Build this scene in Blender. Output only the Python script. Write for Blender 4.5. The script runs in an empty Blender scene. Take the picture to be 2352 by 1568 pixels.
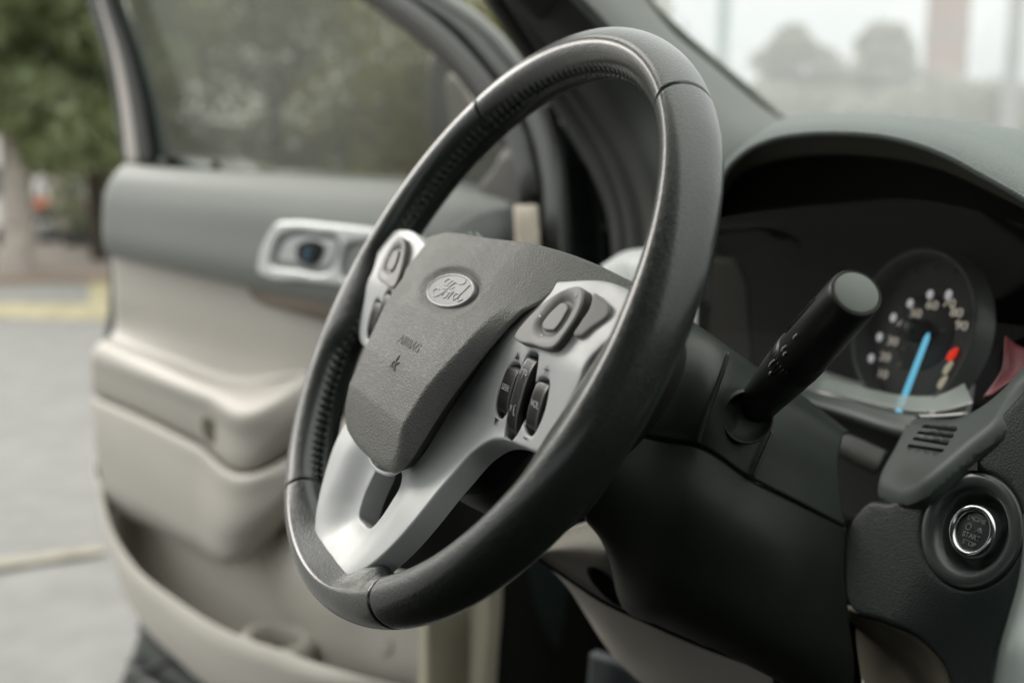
import bpy, bmesh, math, random
import numpy as np
from mathutils import Vector, Matrix
from mathutils.geometry import delaunay_2d_cdt
random.seed(7); np.random.seed(7)
S = bpy.context.scene
COL = S.collection
# ---------------------------------------------------------------- camera
CAM = np.array([0.52843895, -0.25598715, 0.06669853])
YAW, PITCH, ROLL, LENS = math.radians(-61.61207), math.radians(-8.26733), math.radians(0.38163), 34.618
_f = np.array([math.sin(YAW)*math.cos(PITCH), math.cos(YAW)*math.cos(PITCH), math.sin(PITCH)])
_r = np.array([math.cos(YAW), -math.sin(YAW), 0.]); _u = np.cross(_r, _f)
_c, _s = math.cos(ROLL), math.sin(ROLL)
_r, _u = _c*_r+_s*_u, -_s*_r+_c*_u
cd = bpy.data.cameras.new('camera'); cam = bpy.data.objects.new('camera', cd); COL.objects.link(cam)
cam.matrix_world = Matrix(((_r[0], _u[0], -_f[0], CAM[0]), (_r[1], _u[1], -_f[1], CAM[1]), (_r[2], _u[2], -_f[2], CAM[2]), (0, 0, 0, 1)))
cd.sensor_width = 36; cd.lens = LENS; cd.clip_start = 0.01; cd.clip_end = 2000
cd.dof.use_dof = True; cd.dof.focus_distance = 0.53; cd.dof.aperture_fstop = 3.7; cd.dof.aperture_blades = 0
S.camera = cam
S.view_settings.view_transform = 'Standard'; S.view_settings.look = 'None'
S.view_settings.exposure = 0.0; S.view_settings.gamma = 1
# ---------------------------------------------------------------- sky and sun
SUN_EL, SUN_AZ = math.radians(30), math.radians(-112)     # azimuth from +Y clockwise
w = bpy.data.worlds.new('World'); S.world = w; w.use_nodes = True
nt = w.node_tree; nt.nodes.clear()
out = nt.nodes.new('ShaderNodeOutputWorld'); bg = nt.nodes.new('ShaderNodeBackground')
sky = nt.nodes.new('ShaderNodeTexSky'); sky.sky_type = 'NISHITA'; sky.sun_disc = False
sky.sun_elevation = SUN_EL; sky.sun_rotation = SUN_AZ; sky.air_density = 1.5; sky.dust_density = 5
tc = nt.nodes.new('ShaderNodeTexCoord'); sp = nt.nodes.new('ShaderNodeSeparateXYZ')
mr = nt.nodes.new('ShaderNodeMapRange'); mr.inputs['From Min'].default_value = 0.0; mr.inputs['From Max'].default_value = 1
mr.inputs['To Min'].default_value = 8.2; mr.inputs['To Max'].default_value = 31.0
pw = nt.nodes.new('ShaderNodeMath'); pw.operation = 'POWER'; pw.inputs[1].default_value = 1.2; pw.use_clamp = True
cloud = nt.nodes.new('ShaderNodeMixRGB'); cloud.blend_type = 'MULTIPLY'; cloud.inputs[0].default_value = 1
cloud.inputs[1].default_value = (0.955, 1.0, 1.02, 1)
mx = nt.nodes.new('ShaderNodeMixRGB'); mx.inputs[0].default_value = 0.93
nt.links.new(tc.outputs['Generated'], sp.inputs[0]); nt.links.new(sp.outputs['Z'], pw.inputs[0]); nt.links.new(pw.outputs[0], mr.inputs['Value'])
tone = nt.nodes.new('ShaderNodeMixRGB'); tone.inputs[1].default_value = (.96, 1, 1.02, 1); tone.inputs[2].default_value = (1.0, .995, .93, 1)
nt.links.new(sp.outputs['Z'], tone.inputs[0]); nt.links.new(tone.outputs[0], cloud.inputs[1])
nt.links.new(mr.outputs[0], cloud.inputs[2]); nt.links.new(sky.outputs[0], mx.inputs[1]); nt.links.new(cloud.outputs[0], mx.inputs[2])
nt.links.new(mx.outputs[0], bg.inputs[0]); bg.inputs[1].default_value = 0.1
nt.links.new(bg.outputs[0], out.inputs[0])
ld = bpy.data.lights.new('sun', 'SUN'); ld.energy = 1.65; ld.angle = math.radians(25); ld.color = (1, .95, .89)
sun = bpy.data.objects.new('sun', ld); COL.objects.link(sun)
sd = Vector((math.sin(SUN_AZ)*math.cos(SUN_EL), math.cos(SUN_AZ)*math.cos(SUN_EL), math.sin(SUN_EL)))
sun.rotation_euler = sd.to_track_quat('Z', 'Y').to_euler()

# ---------------------------------------------------------------- geometry helpers
FPX = LENS*2352/36
def ray(x, y): return _f + (x-1176)/FPX*_r - (y-784)/FPX*_u
def U(x, y, d): return CAM + ray(x, y)*d                      # a measured point at its own distance
def atY(x, y, Y): d = ray(x, y); return CAM + d*((Y-CAM[1])/d[1])
GZ = -1.2
def onG(x, y, z=GZ): d = ray(x, y); return CAM + d*((z-CAM[2])/d[2])
def far(x, dist, z=GZ):                                       # ground point in the direction of column x
    d = ray(x, 454); d[2] = 0; d /= np.linalg.norm(d); p = CAM + d*dist; p[2] = z; return p
# steering wheel frame (x right, y up the wheel, z toward the driver)
T = 0.5068709; RA = math.radians(-3.9)
Xw = np.array([1, 0, 0.]); Yw = np.array([0, math.sin(T), math.cos(T)]); Zw = np.array([0, -math.cos(T), math.sin(T)])
WX = math.cos(RA)*Xw + math.sin(RA)*Yw; WY = -math.sin(RA)*Xw + math.cos(RA)*Yw; WZ = Zw
class Frame:
    def __init__(s, o, x, y, z): s.o, s.x, s.y, s.z = [np.array(v, float) for v in (o, x, y, z)]
    def __call__(s, a, b, c=0.0): return s.o + s.x*a + s.y*b + s.z*c
    def inv(s, p): p = np.array(p)-s.o; return np.array([p@s.x, p@s.y, p@s.z])
    def hit(s, x, y, c=0.0):                                  # where the sight line meets the plane c above the frame
        d = ray(x, y); t = ((s.o+s.z*c-CAM)@s.z)/(d@s.z); q = s.inv(CAM+d*t); return q[0], q[1]
WF = Frame((0, 0, 0), WX, WY, WZ)
DE = np.array([-.947, -.32, 0]); DE /= np.linalg.norm(DE); DN = np.array([-DE[1], DE[0], 0])
if DN[1] > 0: DN = -DN
DF = Frame((-.47, .33, 0), DE, (0, 0, 1), DN)
def D3(x, y, n): a, b = DF.hit(x, y, n); return DF(a, b, n)

def cr(P, n, closed=False):
    P = np.array(P, float)
    if len(P) == 2 and not closed:
        t = np.linspace(0, 1, n)[:, None]; return P[0]*(1-t)+P[1]*t
    if closed: Q = np.vstack([P[-1:], P, P[:2]])
    else: Q = np.vstack([2*P[0]-P[1], P, 2*P[-1]-P[-2]])
    m = len(Q)-3
    seg = np.linalg.norm(Q[2:-1]-Q[1:-2], axis=1)+1e-9
    cum = np.concatenate([[0], np.cumsum(seg)])
    t = np.linspace(0, cum[-1], n, endpoint=not closed)
    k = np.clip(np.searchsorted(cum, t, side='right')-1, 0, m-1); u = ((t-cum[k])/seg[k])[:, None]
    p0, p1, p2, p3 = Q[k], Q[k+1], Q[k+2], Q[k+3]
    # limit tangents so uneven spacing does not overshoot
    s0 = np.linalg.norm(p1-p0, axis=1)[:, None]+1e-9; s1 = np.linalg.norm(p2-p1, axis=1)[:, None]+1e-9; s2 = np.linalg.norm(p3-p2, axis=1)[:, None]+1e-9
    m1 = s1*((p1-p0)/s0*s1+(p2-p1)/s1*s0)/(s0+s1); m2 = s1*((p2-p1)/s1*s2+(p3-p2)/s2*s1)/(s1+s2)
    return (2*u**3-3*u**2+1)*p1+(u**3-2*u**2+u)*m1+(-2*u**3+3*u**2)*p2+(u**3-u**2)*m2

ROOT = {}
def link(name, me, mat, parent=None):
    o = bpy.data.objects.new(name, me); COL.objects.link(o)
    if mat is not None: me.materials.append(mat)
    if parent is not None:
        o.parent = parent; o.matrix_parent_inverse = parent.matrix_world.inverted()
    return o
def mesh(name, V, Fc, mat, parent=None, smooth=True, face_cam=False, thick=0, M=None, sub=0):
    me = bpy.data.meshes.new(name)
    V = np.asarray(V, float)
    me.from_pydata([tuple(v) for v in V], [], [tuple(f) for f in Fc]); me.update()
    bm = bmesh.new(); bm.from_mesh(me)
    if face_cam:
        s = 0
        cc = Vector(CAM)
        for f in bm.faces: s += f.normal.dot((cc-f.calc_center_median()).normalized())*f.calc_area()
        if s < 0: bmesh.ops.reverse_faces(bm, faces=bm.faces[:])
    else:
        bmesh.ops.recalc_face_normals(bm, faces=bm.faces[:])
    bm.to_mesh(me); bm.free()
    if smooth:
        me.polygons.foreach_set('use_smooth', [True]*len(me.polygons))
    o = link(name, me, mat, parent)
    if sub:
        m = o.modifiers.new('s', 'SUBSURF'); m.levels = m.render_levels = sub
    if thick:
        m = o.modifiers.new('t', 'SOLIDIFY'); m.thickness = thick; m.offset = -1
    return o
class MB:
    def __init__(s): s.V = []; s.F = []
    def add(s, V, Fc):
        k = len(s.V); s.V += [tuple(v) for v in V]; s.F += [tuple(i+k for i in f) for f in Fc]
    def box(s, p, q, fr=None, bev=0):
        x0, y0, z0 = p; x1, y1, z1 = q
        c = [(x0,y0,z0),(x1,y0,z0),(x1,y1,z0),(x0,y1,z0),(x0,y0,z1),(x1,y0,z1),(x1,y1,z1),(x0,y1,z1)]
        if fr: c = [fr(*v) for v in c]
        s.add(c, [(0,3,2,1),(4,5,6,7),(0,1,5,4),(1,2,6,5),(2,3,7,6),(3,0,4,7)])
    def tube(s, P, r, seg=12, n=None, cap=True, flat=None, up=None):
        P = cr(P, n) if n else np.array(P, float)
        R = np.interp(np.linspace(0, 1, len(P)), np.linspace(0, 1, len(r)), r) if hasattr(r, '__len__') else np.full(len(P), r)
        t = np.gradient(P, axis=0); t /= np.linalg.norm(t, axis=1)[:, None]+1e-12
        a = np.array(up if up is not None else ([0, 0, 1] if abs(t[0][2]) < .9 else [1, 0, 0]), float)
        V = []
        for i in range(len(P)):
            a = a - t[i]*(a@t[i]); a /= np.linalg.norm(a)+1e-12; b = np.cross(t[i], a)
            for j in range(seg):
                th = 2*math.pi*j/seg
                V.append(P[i]+R[i]*(math.cos(th)*a*(flat or 1)+math.sin(th)*b))
        Fc = [(i*seg+j, i*seg+(j+1) % seg, (i+1)*seg+(j+1) % seg, (i+1)*seg+j) for i in range(len(P)-1) for j in range(seg)]
        if cap: Fc += [tuple(range(seg))[::-1], tuple((len(P)-1)*seg+j for j in range(seg))]
        s.add(V, Fc)
    def build(s, name, mat, parent=None, **k): return mesh(name, s.V, s.F, mat, parent, **k)
def bevel(o, wd=.002, seg=3):
    m = o.modifiers.new('b', 'BEVEL'); m.width = wd; m.segments = seg; m.limit_method = 'ANGLE'; m.angle_limit = math.radians(30)
    return o
def loft(name, curves, mat, parent=None, nu=60, nv=None, thick=0.003, lin=False, face_cam=True):
    A = np.array([cr(c, nu) for c in curves])                  # rows, nu, 3
    nv = nv or (len(curves)-1)*8+1
    B = np.zeros((nv, nu, 3))
    for i in range(nu):
        if lin:
            t = np.linspace(0, len(A)-1, nv)
            for k in range(3): B[:, i, k] = np.interp(t, np.arange(len(A)), A[:, i, k])
        else:
            Q = np.vstack([2*A[0, i]-A[1, i], A[:, i], 2*A[-1, i]-A[-2, i]])
            t = np.linspace(0, len(A)-1, nv); k = np.clip(t.astype(int), 0, len(A)-2); u = (t-k)[:, None]
            p0, p1, p2, p3 = Q[k], Q[k+1], Q[k+2], Q[k+3]
            s0 = np.linalg.norm(p1-p0, axis=1)[:, None]+1e-9; s1 = np.linalg.norm(p2-p1, axis=1)[:, None]+1e-9; s2 = np.linalg.norm(p3-p2, axis=1)[:, None]+1e-9
            m1 = s1*((p1-p0)/s0*s1+(p2-p1)/s1*s0)/(s0+s1); m2 = s1*((p2-p1)/s1*s2+(p3-p2)/s2*s1)/(s1+s2)
            B[:, i] = (2*u**3-3*u**2+1)*p1+(u**3-2*u**2+u)*m1+(-2*u**3+3*u**2)*p2+(u**3-u**2)*m2
    Fc = [(r*nu+c, r*nu+c+1, (r+1)*nu+c+1, (r+1)*nu+c) for r in range(nv-1) for c in range(nu-1)]
    return mesh(name, B.reshape(-1, 3), Fc, mat, parent, face_cam=face_cam, thick=thick)
def inpoly(P, poly):
    x, y = P[:, 0], P[:, 1]; c = np.zeros(len(P), bool); n = len(poly)
    for i in range(n):
        x1, y1 = poly[i]; x2, y2 = poly[(i+1) % n]
        if y1 == y2: continue
        k = ((y1 > y) != (y2 > y)) & (x < (x2-x1)*(y-y1)/(y2-y1)+x1); c ^= k
    return c
def pdist(P, poly):
    a = np.array(poly); b = np.roll(a, -1, 0); ab = b-a
    D = np.full(len(P), 1e9)
    for i in range(len(a)):
        t = np.clip(((P-a[i])@ab[i])/(ab[i]@ab[i]+1e-15), 0, 1); d = np.linalg.norm(P-(a[i]+t[:, None]*ab[i]), axis=1); D = np.minimum(D, d)
    return D
def plate(name, fr, outline, mat, parent=None, holes=(), zf=None, r=.002, depth=.004, res=.003, smooth_outline=True, nout=None, seg=4, skirt=None, side_mat=None):
    """A moulded plate: outline (and holes) in the frame's plane, rounded lip of radius r, height zf(x, y), side walls of the given depth."""
    loops = []
    for L, cl in [(outline, True)]+[(h, True) for h in holes]:
        L = np.array(L, float)
        if smooth_outline: 
            n = nout or max(24, int(np.linalg.norm(np.roll(L, -1, 0)-L, axis=1).sum()/res))
            L = cr(L, n, closed=True)
        loops.append(L)
    pts = []; edges = []
    for L in loops:
        k = len(pts); n = len(L); pts += [tuple(p) for p in L]; edges += [(k+i, k+(i+1) % n) for i in range(n)]
    nb = len(pts)
    def inside(P):
        m = inpoly(P, loops[0])
        for h in loops[1:]: m &= ~inpoly(P, h)
        return m
    def bd(P):
        d = pdist(P, loops[0])
        for h in loops[1:]: d = np.minimum(d, pdist(P, h))
        return d
    extra = []
    for q in range(1, seg+1):                                  # inset rings carry the rounded lip
        dd = r*(1-math.cos(math.pi/2*q/seg))+r*.02*q
        for L in loops:
            t = np.roll(L, -1, 0)-np.roll(L, 1, 0); t /= np.linalg.norm(t, axis=1)[:, None]+1e-12; nn = np.stack([-t[:, 1], t[:, 0]], -1)
            for sg in (1, -1):
                P = L+nn*sg*dd; ok = inside(P)
                if ok.any():
                    P2 = P[ok]; b = bd(P2); extra.append(P2[b > dd*.93])
    lo, hi = loops[0].min(0), loops[0].max(0)
    gx, gy = np.meshgrid(np.arange(lo[0], hi[0], res), np.arange(lo[1], hi[1], res)); gx = gx+((np.arange(gx.shape[0]) % 2)*res/2)[:, None]
    P = np.stack([gx.ravel(), gy.ravel()], -1); P = P[inside(P)]
    if len(P): P = P[bd(P) > r*1.15+res*.3]; extra.append(P)
    allp = np.vstack([np.array(pts)]+extra)
    res_ = delaunay_2d_cdt([Vector(p) for p in allp], edges, [], 0, 1e-7)
    V2 = np.array([tuple(v) for v in res_[0]]); F2 = [f for f in res_[2]]
    cen = np.array([V2[list(f)].mean(0) for f in F2]); ok = inside(cen)
    F2 = [f for f, k in zip(F2, ok) if k]
    d = bd(V2); d = np.clip(d, 0, r); drop = r-np.sqrt(np.maximum(r*r-(r-d)**2, 0))
    z = (zf(V2[:, 0], V2[:, 1]) if zf is not None else np.zeros(len(V2)))
    top = z-drop
    V = [fr(V2[i, 0], V2[i, 1], top[i]) for i in range(len(V2))]
    # side walls from boundary edges
    cnt = {}
    for f in F2:
        for i in range(len(f)):
            a, b = f[i], f[(i+1) % len(f)]; cnt[(a, b)] = 1
    bedge = [(a, b) for (a, b) in cnt if (b, a) not in cnt]
    m = {}
    Fc = [tuple(f) for f in F2]
    for a, b in bedge:
        for q in (a, b):
            if q not in m:
                m[q] = len(V); sx, sy = skirt(V2[q, 0], V2[q, 1]) if skirt else (V2[q, 0], V2[q, 1]); V.append(fr(sx, sy, z[q]-r-depth))
        Fc.append((b, a, m[a], m[b]))
    o = mesh(name, V, Fc, mat, parent)
    if side_mat is not None:
        o.data.materials.append(side_mat)
        for p in o.data.polygons[len(F2):]: p.material_index = 1
    return o
def lathe(name, fr, prof, mat, parent=None, seg=64, sx=1, sy=1):
    V = []; n = len(prof)
    for j in range(seg):
        t = 2*math.pi*j/seg
        for (r_, z_) in prof: V.append(fr(r_*math.cos(t)*sx, r_*math.sin(t)*sy, z_))
    Fc = [(j*n+i, ((j+1) % seg)*n+i, ((j+1) % seg)*n+i+1, j*n+i+1) for j in range(seg) for i in range(n-1)]
    o = mesh(name, V, Fc, mat, parent)
    bm = bmesh.new(); bm.from_mesh(o.data); bmesh.ops.remove_doubles(bm, verts=bm.verts[:], dist=1e-6); bmesh.ops.recalc_face_normals(bm, faces=bm.faces[:]); bm.to_mesh(o.data); bm.free()
    return o
def textmb(mb, txt, size, fr, x, y, z, thick=.0002, rot=0, sx=1, center=True):
    cu = bpy.data.curves.new('t', 'FONT'); cu.body = txt; cu.size = size; cu.extrude = thick
    cu.align_x = 'CENTER' if center else 'LEFT'; cu.align_y = 'CENTER'
    o = bpy.data.objects.new('t', cu); COL.objects.link(o)
    me = bpy.data.meshes.new_from_object(o.evaluated_get(bpy.context.evaluated_depsgraph_get()))
    c, s = math.cos(rot), math.sin(rot)
    V = []
    for v in me.vertices:
        a, b = v.co.x*sx, v.co.y; V.append(fr(x+a*c-b*s, y+a*s+b*c, z+v.co.z))
    mb.add(V, [tuple(p.vertices) for p in me.polygons])
    bpy.data.objects.remove(o); bpy.data.curves.remove(cu); bpy.data.meshes.remove(me)

# ---------------------------------------------------------------- materials
def mat(name, col, rough=.5, metal=0, grain=0, gscale=500, gkind='voronoi', var=0, vscale=8, coat=0, spec=.5, gdist=.0006, rvar=0, col2=None, haze=0):
    m = bpy.data.materials.new(name); m.use_nodes = True; n = m.node_tree; b = n.nodes['Principled BSDF']
    c4 = tuple(col)+(1,); b.inputs['Base Color'].default_value = c4; b.inputs['Roughness'].default_value = rough
    b.inputs['Metallic'].default_value = metal; b.inputs['Coat Weight'].default_value = coat; b.inputs['Specular IOR Level'].default_value = spec
    b.inputs['Coat Roughness'].default_value = .15 if coat < .8 else .22
    t = n.nodes.new('ShaderNodeTexCoord')
    if var or col2:
        z = n.nodes.new('ShaderNodeTexNoise'); z.inputs['Scale'].default_value = vscale; z.inputs['Detail'].default_value = 6
        n.links.new(t.outputs['Object'], z.inputs['Vector'])
        ra = n.nodes.new('ShaderNodeMapRange'); ra.inputs['From Min'].default_value = .35; ra.inputs['From Max'].default_value = .65
        n.links.new(z.outputs[0], ra.inputs['Value'])
        mx = n.nodes.new('ShaderNodeMixRGB'); n.links.new(ra.outputs[0], mx.inputs[0])
        c2 = col2 or tuple(min(1, c*(1+var)) for c in col); c1 = col if col2 else tuple(c*(1-var) for c in col)
        mx.inputs[1].default_value = tuple(c1)+(1,); mx.inputs[2].default_value = tuple(c2)+(1,)
        n.links.new(mx.outputs[0], b.inputs['Base Color'])
    if rvar:
        z = n.nodes.new('ShaderNodeTexNoise'); z.inputs['Scale'].default_value = 35; z.inputs['Detail'].default_value = 5
        n.links.new(t.outputs['Object'], z.inputs['Vector'])
        ra = n.nodes.new('ShaderNodeMapRange'); ra.inputs['To Min'].default_value = rough-rvar; ra.inputs['To Max'].default_value = rough+rvar
        ra.inputs['From Min'].default_value = .3; ra.inputs['From Max'].default_value = .7
        n.links.new(z.outputs[0], ra.inputs['Value']); n.links.new(ra.outputs[0], b.inputs['Roughness'])
    if grain:
        bu = n.nodes.new('ShaderNodeBump'); bu.inputs['Strength'].default_value = grain; bu.inputs['Distance'].default_value = gdist
        if gkind == 'voronoi':
            # warped cells read as leather pebble
            z = n.nodes.new('ShaderNodeTexNoise'); z.inputs['Scale'].default_value = gscale*.5; z.inputs['Detail'].default_value = 2
            n.links.new(t.outputs['Object'], z.inputs['Vector'])
            ad = n.nodes.new('ShaderNodeMixRGB'); ad.blend_type = 'LINEAR_LIGHT'; ad.inputs[0].default_value = .9/gscale
            n.links.new(t.outputs['Object'], ad.inputs[1]); n.links.new(z.outputs['Color'], ad.inputs[2])
            v = n.nodes.new('ShaderNodeTexVoronoi'); v.feature = 'DISTANCE_TO_EDGE'; v.inputs['Scale'].default_value = gscale
            n.links.new(ad.outputs[0], v.inputs['Vector'])
            ra = n.nodes.new('ShaderNodeMapRange'); ra.interpolation_type = 'SMOOTHSTEP'; ra.inputs['From Max'].default_value = .28
            n.links.new(v.outputs['Distance'], ra.inputs['Value'])
            n.links.new(ra.outputs[0], bu.inputs['Height'])
        else:
            v = n.nodes.new('ShaderNodeTexNoise'); v.inputs['Scale'].default_value = gscale; v.inputs['Detail'].default_value = 4
            n.links.new(t.outputs['Object'], v.inputs['Vector']); n.links.new(v.outputs[0], bu.inputs['Height'])
        n.links.new(bu.outputs[0], b.inputs['Normal'])
    return m
def glow(name, col, st):
    m = mat(name, (0, 0, 0), .5); b = m.node_tree.nodes['Principled BSDF']
    b.inputs['Emission Color'].default_value = tuple(col)+(1,); b.inputs['Emission Strength'].default_value = st; return m
def pane(name, tint, gloss=.06, rough=.02, haze=0., haze_col=(.8, .82, .82), front=False):
    m = bpy.data.materials.new(name); m.use_nodes = True; n = m.node_tree; n.nodes.clear()
    o = n.nodes.new('ShaderNodeOutputMaterial'); tr = n.nodes.new('ShaderNodeBsdfTransparent'); tr.inputs[0].default_value = tuple(tint)+(1,)
    gl = n.nodes.new('ShaderNodeBsdfGlossy'); gl.inputs['Roughness'].default_value = rough
    fr_ = n.nodes.new('ShaderNodeFresnel'); fr_.inputs[0].default_value = 1.45
    mu = n.nodes.new('ShaderNodeMath'); mu.operation = 'MULTIPLY'; mu.inputs[1].default_value = gloss
    mx = n.nodes.new('ShaderNodeMixShader'); n.links.new(fr_.outputs[0], mu.inputs[0]); n.links.new(mu.outputs[0], mx.inputs[0])
    n.links.new(tr.outputs[0], mx.inputs[1]); n.links.new(gl.outputs[0], mx.inputs[2]); last = mx
    if haze:  # pale veil mixed into the pane
        tl = n.nodes.new('ShaderNodeBsdfDiffuse' if front else 'ShaderNodeBsdfTranslucent'); tl.inputs[0].default_value = tuple(haze_col)+(1,)
        m2 = n.nodes.new('ShaderNodeMixShader')
        t = n.nodes.new('ShaderNodeTexCoord'); z = n.nodes.new('ShaderNodeTexNoise'); z.inputs['Scale'].default_value = 9; z.inputs['Detail'].default_value = 8
        n.links.new(t.outputs['Object'], z.inputs['Vector'])
        ra = n.nodes.new('ShaderNodeMapRange'); ra.inputs['To Min'].default_value = haze*.8; ra.inputs['To Max'].default_value = haze*1.2
        n.links.new(z.outputs[0], ra.inputs['Value']); n.links.new(ra.outputs[0], m2.inputs[0])
        n.links.new(last.outputs[0], m2.inputs[1]); n.links.new(tl.outputs[0], m2.inputs[2]); last = m2
    n.links.new(last.outputs[0], o.inputs[0]); return m
M = dict(
 leather=mat('black_leather', (.020, .026, .021), .40, grain=.36, gscale=520, gdist=.0005, coat=.85, spec=.3, rvar=.06),
 leather_fine=mat('black_leather_fine', (.030, .032, .030), .36, grain=.35, gscale=900, gdist=.0004, coat=.15, rvar=.06),
 thread=mat('black_thread', (.035, .045, .038), .3),
 cover=mat('grey_grained_plastic', (.188, .190, .176), .55, grain=.5, gscale=560, gdist=.0005, rvar=.05),
 cover_dark=mat('dark_gap_plastic', (.03, .03, .025), .7),
 silver=mat('satin_silver_paint', (.64, .66, .655), .50, metal=.1, grain=.08, gscale=1500, gkind='noise', coat=.08, rvar=.07, var=.04, vscale=45),
 pad=mat('grey_rubber_button', (.29, .29, .28), .5),
 pad_dark=mat('dark_button_side', (.06, .058, .05), .45),
 key=mat('black_soft_key', (.022, .024, .022), .38, grain=.1, gscale=900, gkind='noise'),
 ink_white=mat('white_print', (.75, .76, .75), .6), ink_dark=mat('dark_print', (.06, .065, .06), .6),
 emblem=mat('emblem_enamel', (.22, .225, .23), .5, coat=.05), script_silver=mat('script_silver', (.58, .59, .60), .45, metal=.1), chrome=mat('bright_trim', (.75, .77, .78), .22, metal=.6),
 chrome2=mat('mirror_trim', (.55, .58, .58), .18, metal=1),
 black=mat('black_plastic', (.012, .016, .010), .55, grain=.25, gscale=1400, gkind='noise', gdist=.0003, rvar=.06),
 black2=mat('dull_black_plastic', (.008, .009, .007), .7, spec=.25),
 shroud=mat('column_plastic', (.022, .028, .021), .5, grain=.3, gscale=1500, gkind='noise', gdist=.0003, rvar=.05),
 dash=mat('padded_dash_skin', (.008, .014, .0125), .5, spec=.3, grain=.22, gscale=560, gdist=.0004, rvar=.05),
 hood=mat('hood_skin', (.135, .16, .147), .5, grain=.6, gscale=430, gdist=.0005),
 ventpan=mat('vent_panel_plastic', (.055, .069, .063), .5, grain=.15, gscale=1200, gkind='noise', gdist=.0003),
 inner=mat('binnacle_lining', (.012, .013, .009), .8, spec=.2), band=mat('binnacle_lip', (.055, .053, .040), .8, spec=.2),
 beige=mat('beige_trim', (.44, .41, .36), .62, grain=.2, gscale=700, gdist=.0004, var=.03, vscale=5),
 beige2=mat('beige_trim_smooth', (.43, .405, .362), .5, var=.03, vscale=4),
 beige_lit=mat('beige_trim_lit', (.56, .53, .475), .55, var=.03, vscale=4),  # lit copy of the beige, lower door brightness painted in
 greytrim=mat('grey_door_trim', (.19, .202, .188), .6, grain=.2, gscale=700, gdist=.0004),
 bezel=mat('door_bezel_silver', (.62, .64, .63), .34, metal=.2, coat=.3),
 paint=mat('dark_body_paint', (.022, .030, .028), .3, coat=.4, var=.1),
 rubber=mat('black_rubber_seal', (.018, .021, .018), .6), rubber_green=mat('dark_seal', (.014, .024, .020), .5),
 frame_grey=mat('frame_grey', (.12, .125, .118), .45), frame_light=mat('frame_pale_strip', (.44, .40, .37), .45),
 pillar=mat('pillar_cloth_lit', (.175, .188, .174), .75, grain=.2, gscale=1500, gkind='noise'), pillar_shaded=mat('pillar_trim_shaded', (.032, .034, .029), .7, grain=.2, gscale=1500, gkind='noise'),
 glass=pane('clear_glass', (.86, .9, .88), .35), tint=pane('tinted_glass', (.50, .50, .42), .9, .08, haze=.115, haze_col=(.6, .6, .54)),
 screen=pane('windscreen_glass', (.86, .88, .87), 1.0, .02, haze=.28, haze_col=(.62, .64, .63)),  # pale veil in the screen stands in for sky glare
 carpet=mat('black_carpet', (.006, .006, .005), .95, spec=.1),
 blue=glow('blue_needle_light', (.16, .55, .80), .9), red=glow('red_tick_light', (.9, .035, .01), .8),
 white_l=glow('dial_backlight', (.72, .68, .72), .55), dim_l=glow('dial_figures_dim', (.42, .36, .31), .8), cream_l=glow('dial_figures_cream', (.70, .62, .46), .5),
 dial=mat('dial_face', (.02, .018, .014), .6), dial2=mat('dial_inner', (.008, .008, .008), .6), ringg=mat('dial_ring', (.07, .075, .07), .4),
 red_refl=mat('red_lens_reflection', (.17, .032, .04), .45), blueg=glow('blue_reflection', (.03, .22, .36), .16),  # lens and handle reflections given as red colour and blue glow
)
def tag(o, label=None, cat=None, group=None, kind=None):
    if label: o['label'] = label
    if cat: o['category'] = cat
    if group: o['group'] = group
    if kind: o['kind'] = kind
    return o
def empty(name, loc):
    o = bpy.data.objects.new(name, None); COL.objects.link(o); o.location = loc; o.empty_display_size = .2
    bpy.context.view_layer.update(); return o
# ================================================================ the car
car = tag(empty('car', (0, 0, GZ)), 'dark car seen from inside, driver door swung open, beige and black cabin', 'car')
mm = lambda L: [(a/1000, b/1000) for a, b in L]
def sstep(t): t = np.clip(t, 0, 1); return t*t*(3-2*t)
# ---- steering wheel: leather rim
def dang(p, c): return (p-c+math.pi) % (2*math.pi)-math.pi
SEAM = [math.radians(a) for a in (50.5, 129.5, 241, 299)]
def rim_a(p): return .0136+.0013*np.exp(-(dang(p, math.radians(-8))/.35)**2)+.0006*np.exp(-(dang(p, math.pi+.14)/.35)**2)
def rim_b(p): return .0170+0*p
def rim_pt(p, th, lift=0.):
    a, b = rim_a(p)+lift, rim_b(p)+lift
    inn = np.maximum(0, -np.cos(th))
    thumb = .0105*np.exp(-(dang(p, math.radians(-9))/.19)**4)+.0105*np.exp(-(dang(p, math.radians(189))/.19)**4)
    thumb = thumb+.0065*np.exp(-(dang(p, math.radians(-71))/.085)**4)
    flat = 1-.68*inn**.8*np.exp(-(dang(p, math.radians(-90))/.42)**4)-.30*inn*np.exp(-(dang(p, math.radians(-9))/.22)**4)-.30*inn*np.exp(-(dang(p, math.radians(189))/.22)**4)
    r_ = .19-.0136+a*np.cos(th)-thumb*inn**.8
    z = b*np.sin(th)*flat
    g = 0*p
    for s in SEAM: g = g+.0010*np.exp(-(dang(p, s)/.006)**2)
    st = np.exp(-((th-math.radians(180))/.07)**2); st2 = np.exp(-((th-math.radians(168))/.17)**2)
    g = g+st*.0012+st2*.0007*np.sin(p*2*math.pi/math.radians(2.1))*(1-np.exp(-(dang(p, -math.pi/2)/.6)**8))
    r_ = r_-g*np.cos(th); z = z-g*np.sin(th)
    return r_*np.cos(p), r_*np.sin(p), z
ph = np.linspace(0, 2*math.pi, 1080, endpoint=False)
ex = np.concatenate([[s+d for d in np.linspace(-.016, .016, 17)] for s in SEAM]); ph = np.sort(np.unique(np.concatenate([ph, ex])))
th = np.linspace(0, 2*math.pi, 72, endpoint=False)
PP, TT = np.meshgrid(ph, th, indexing='ij'); X_, Y_, Z_ = rim_pt(PP, TT)
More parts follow.
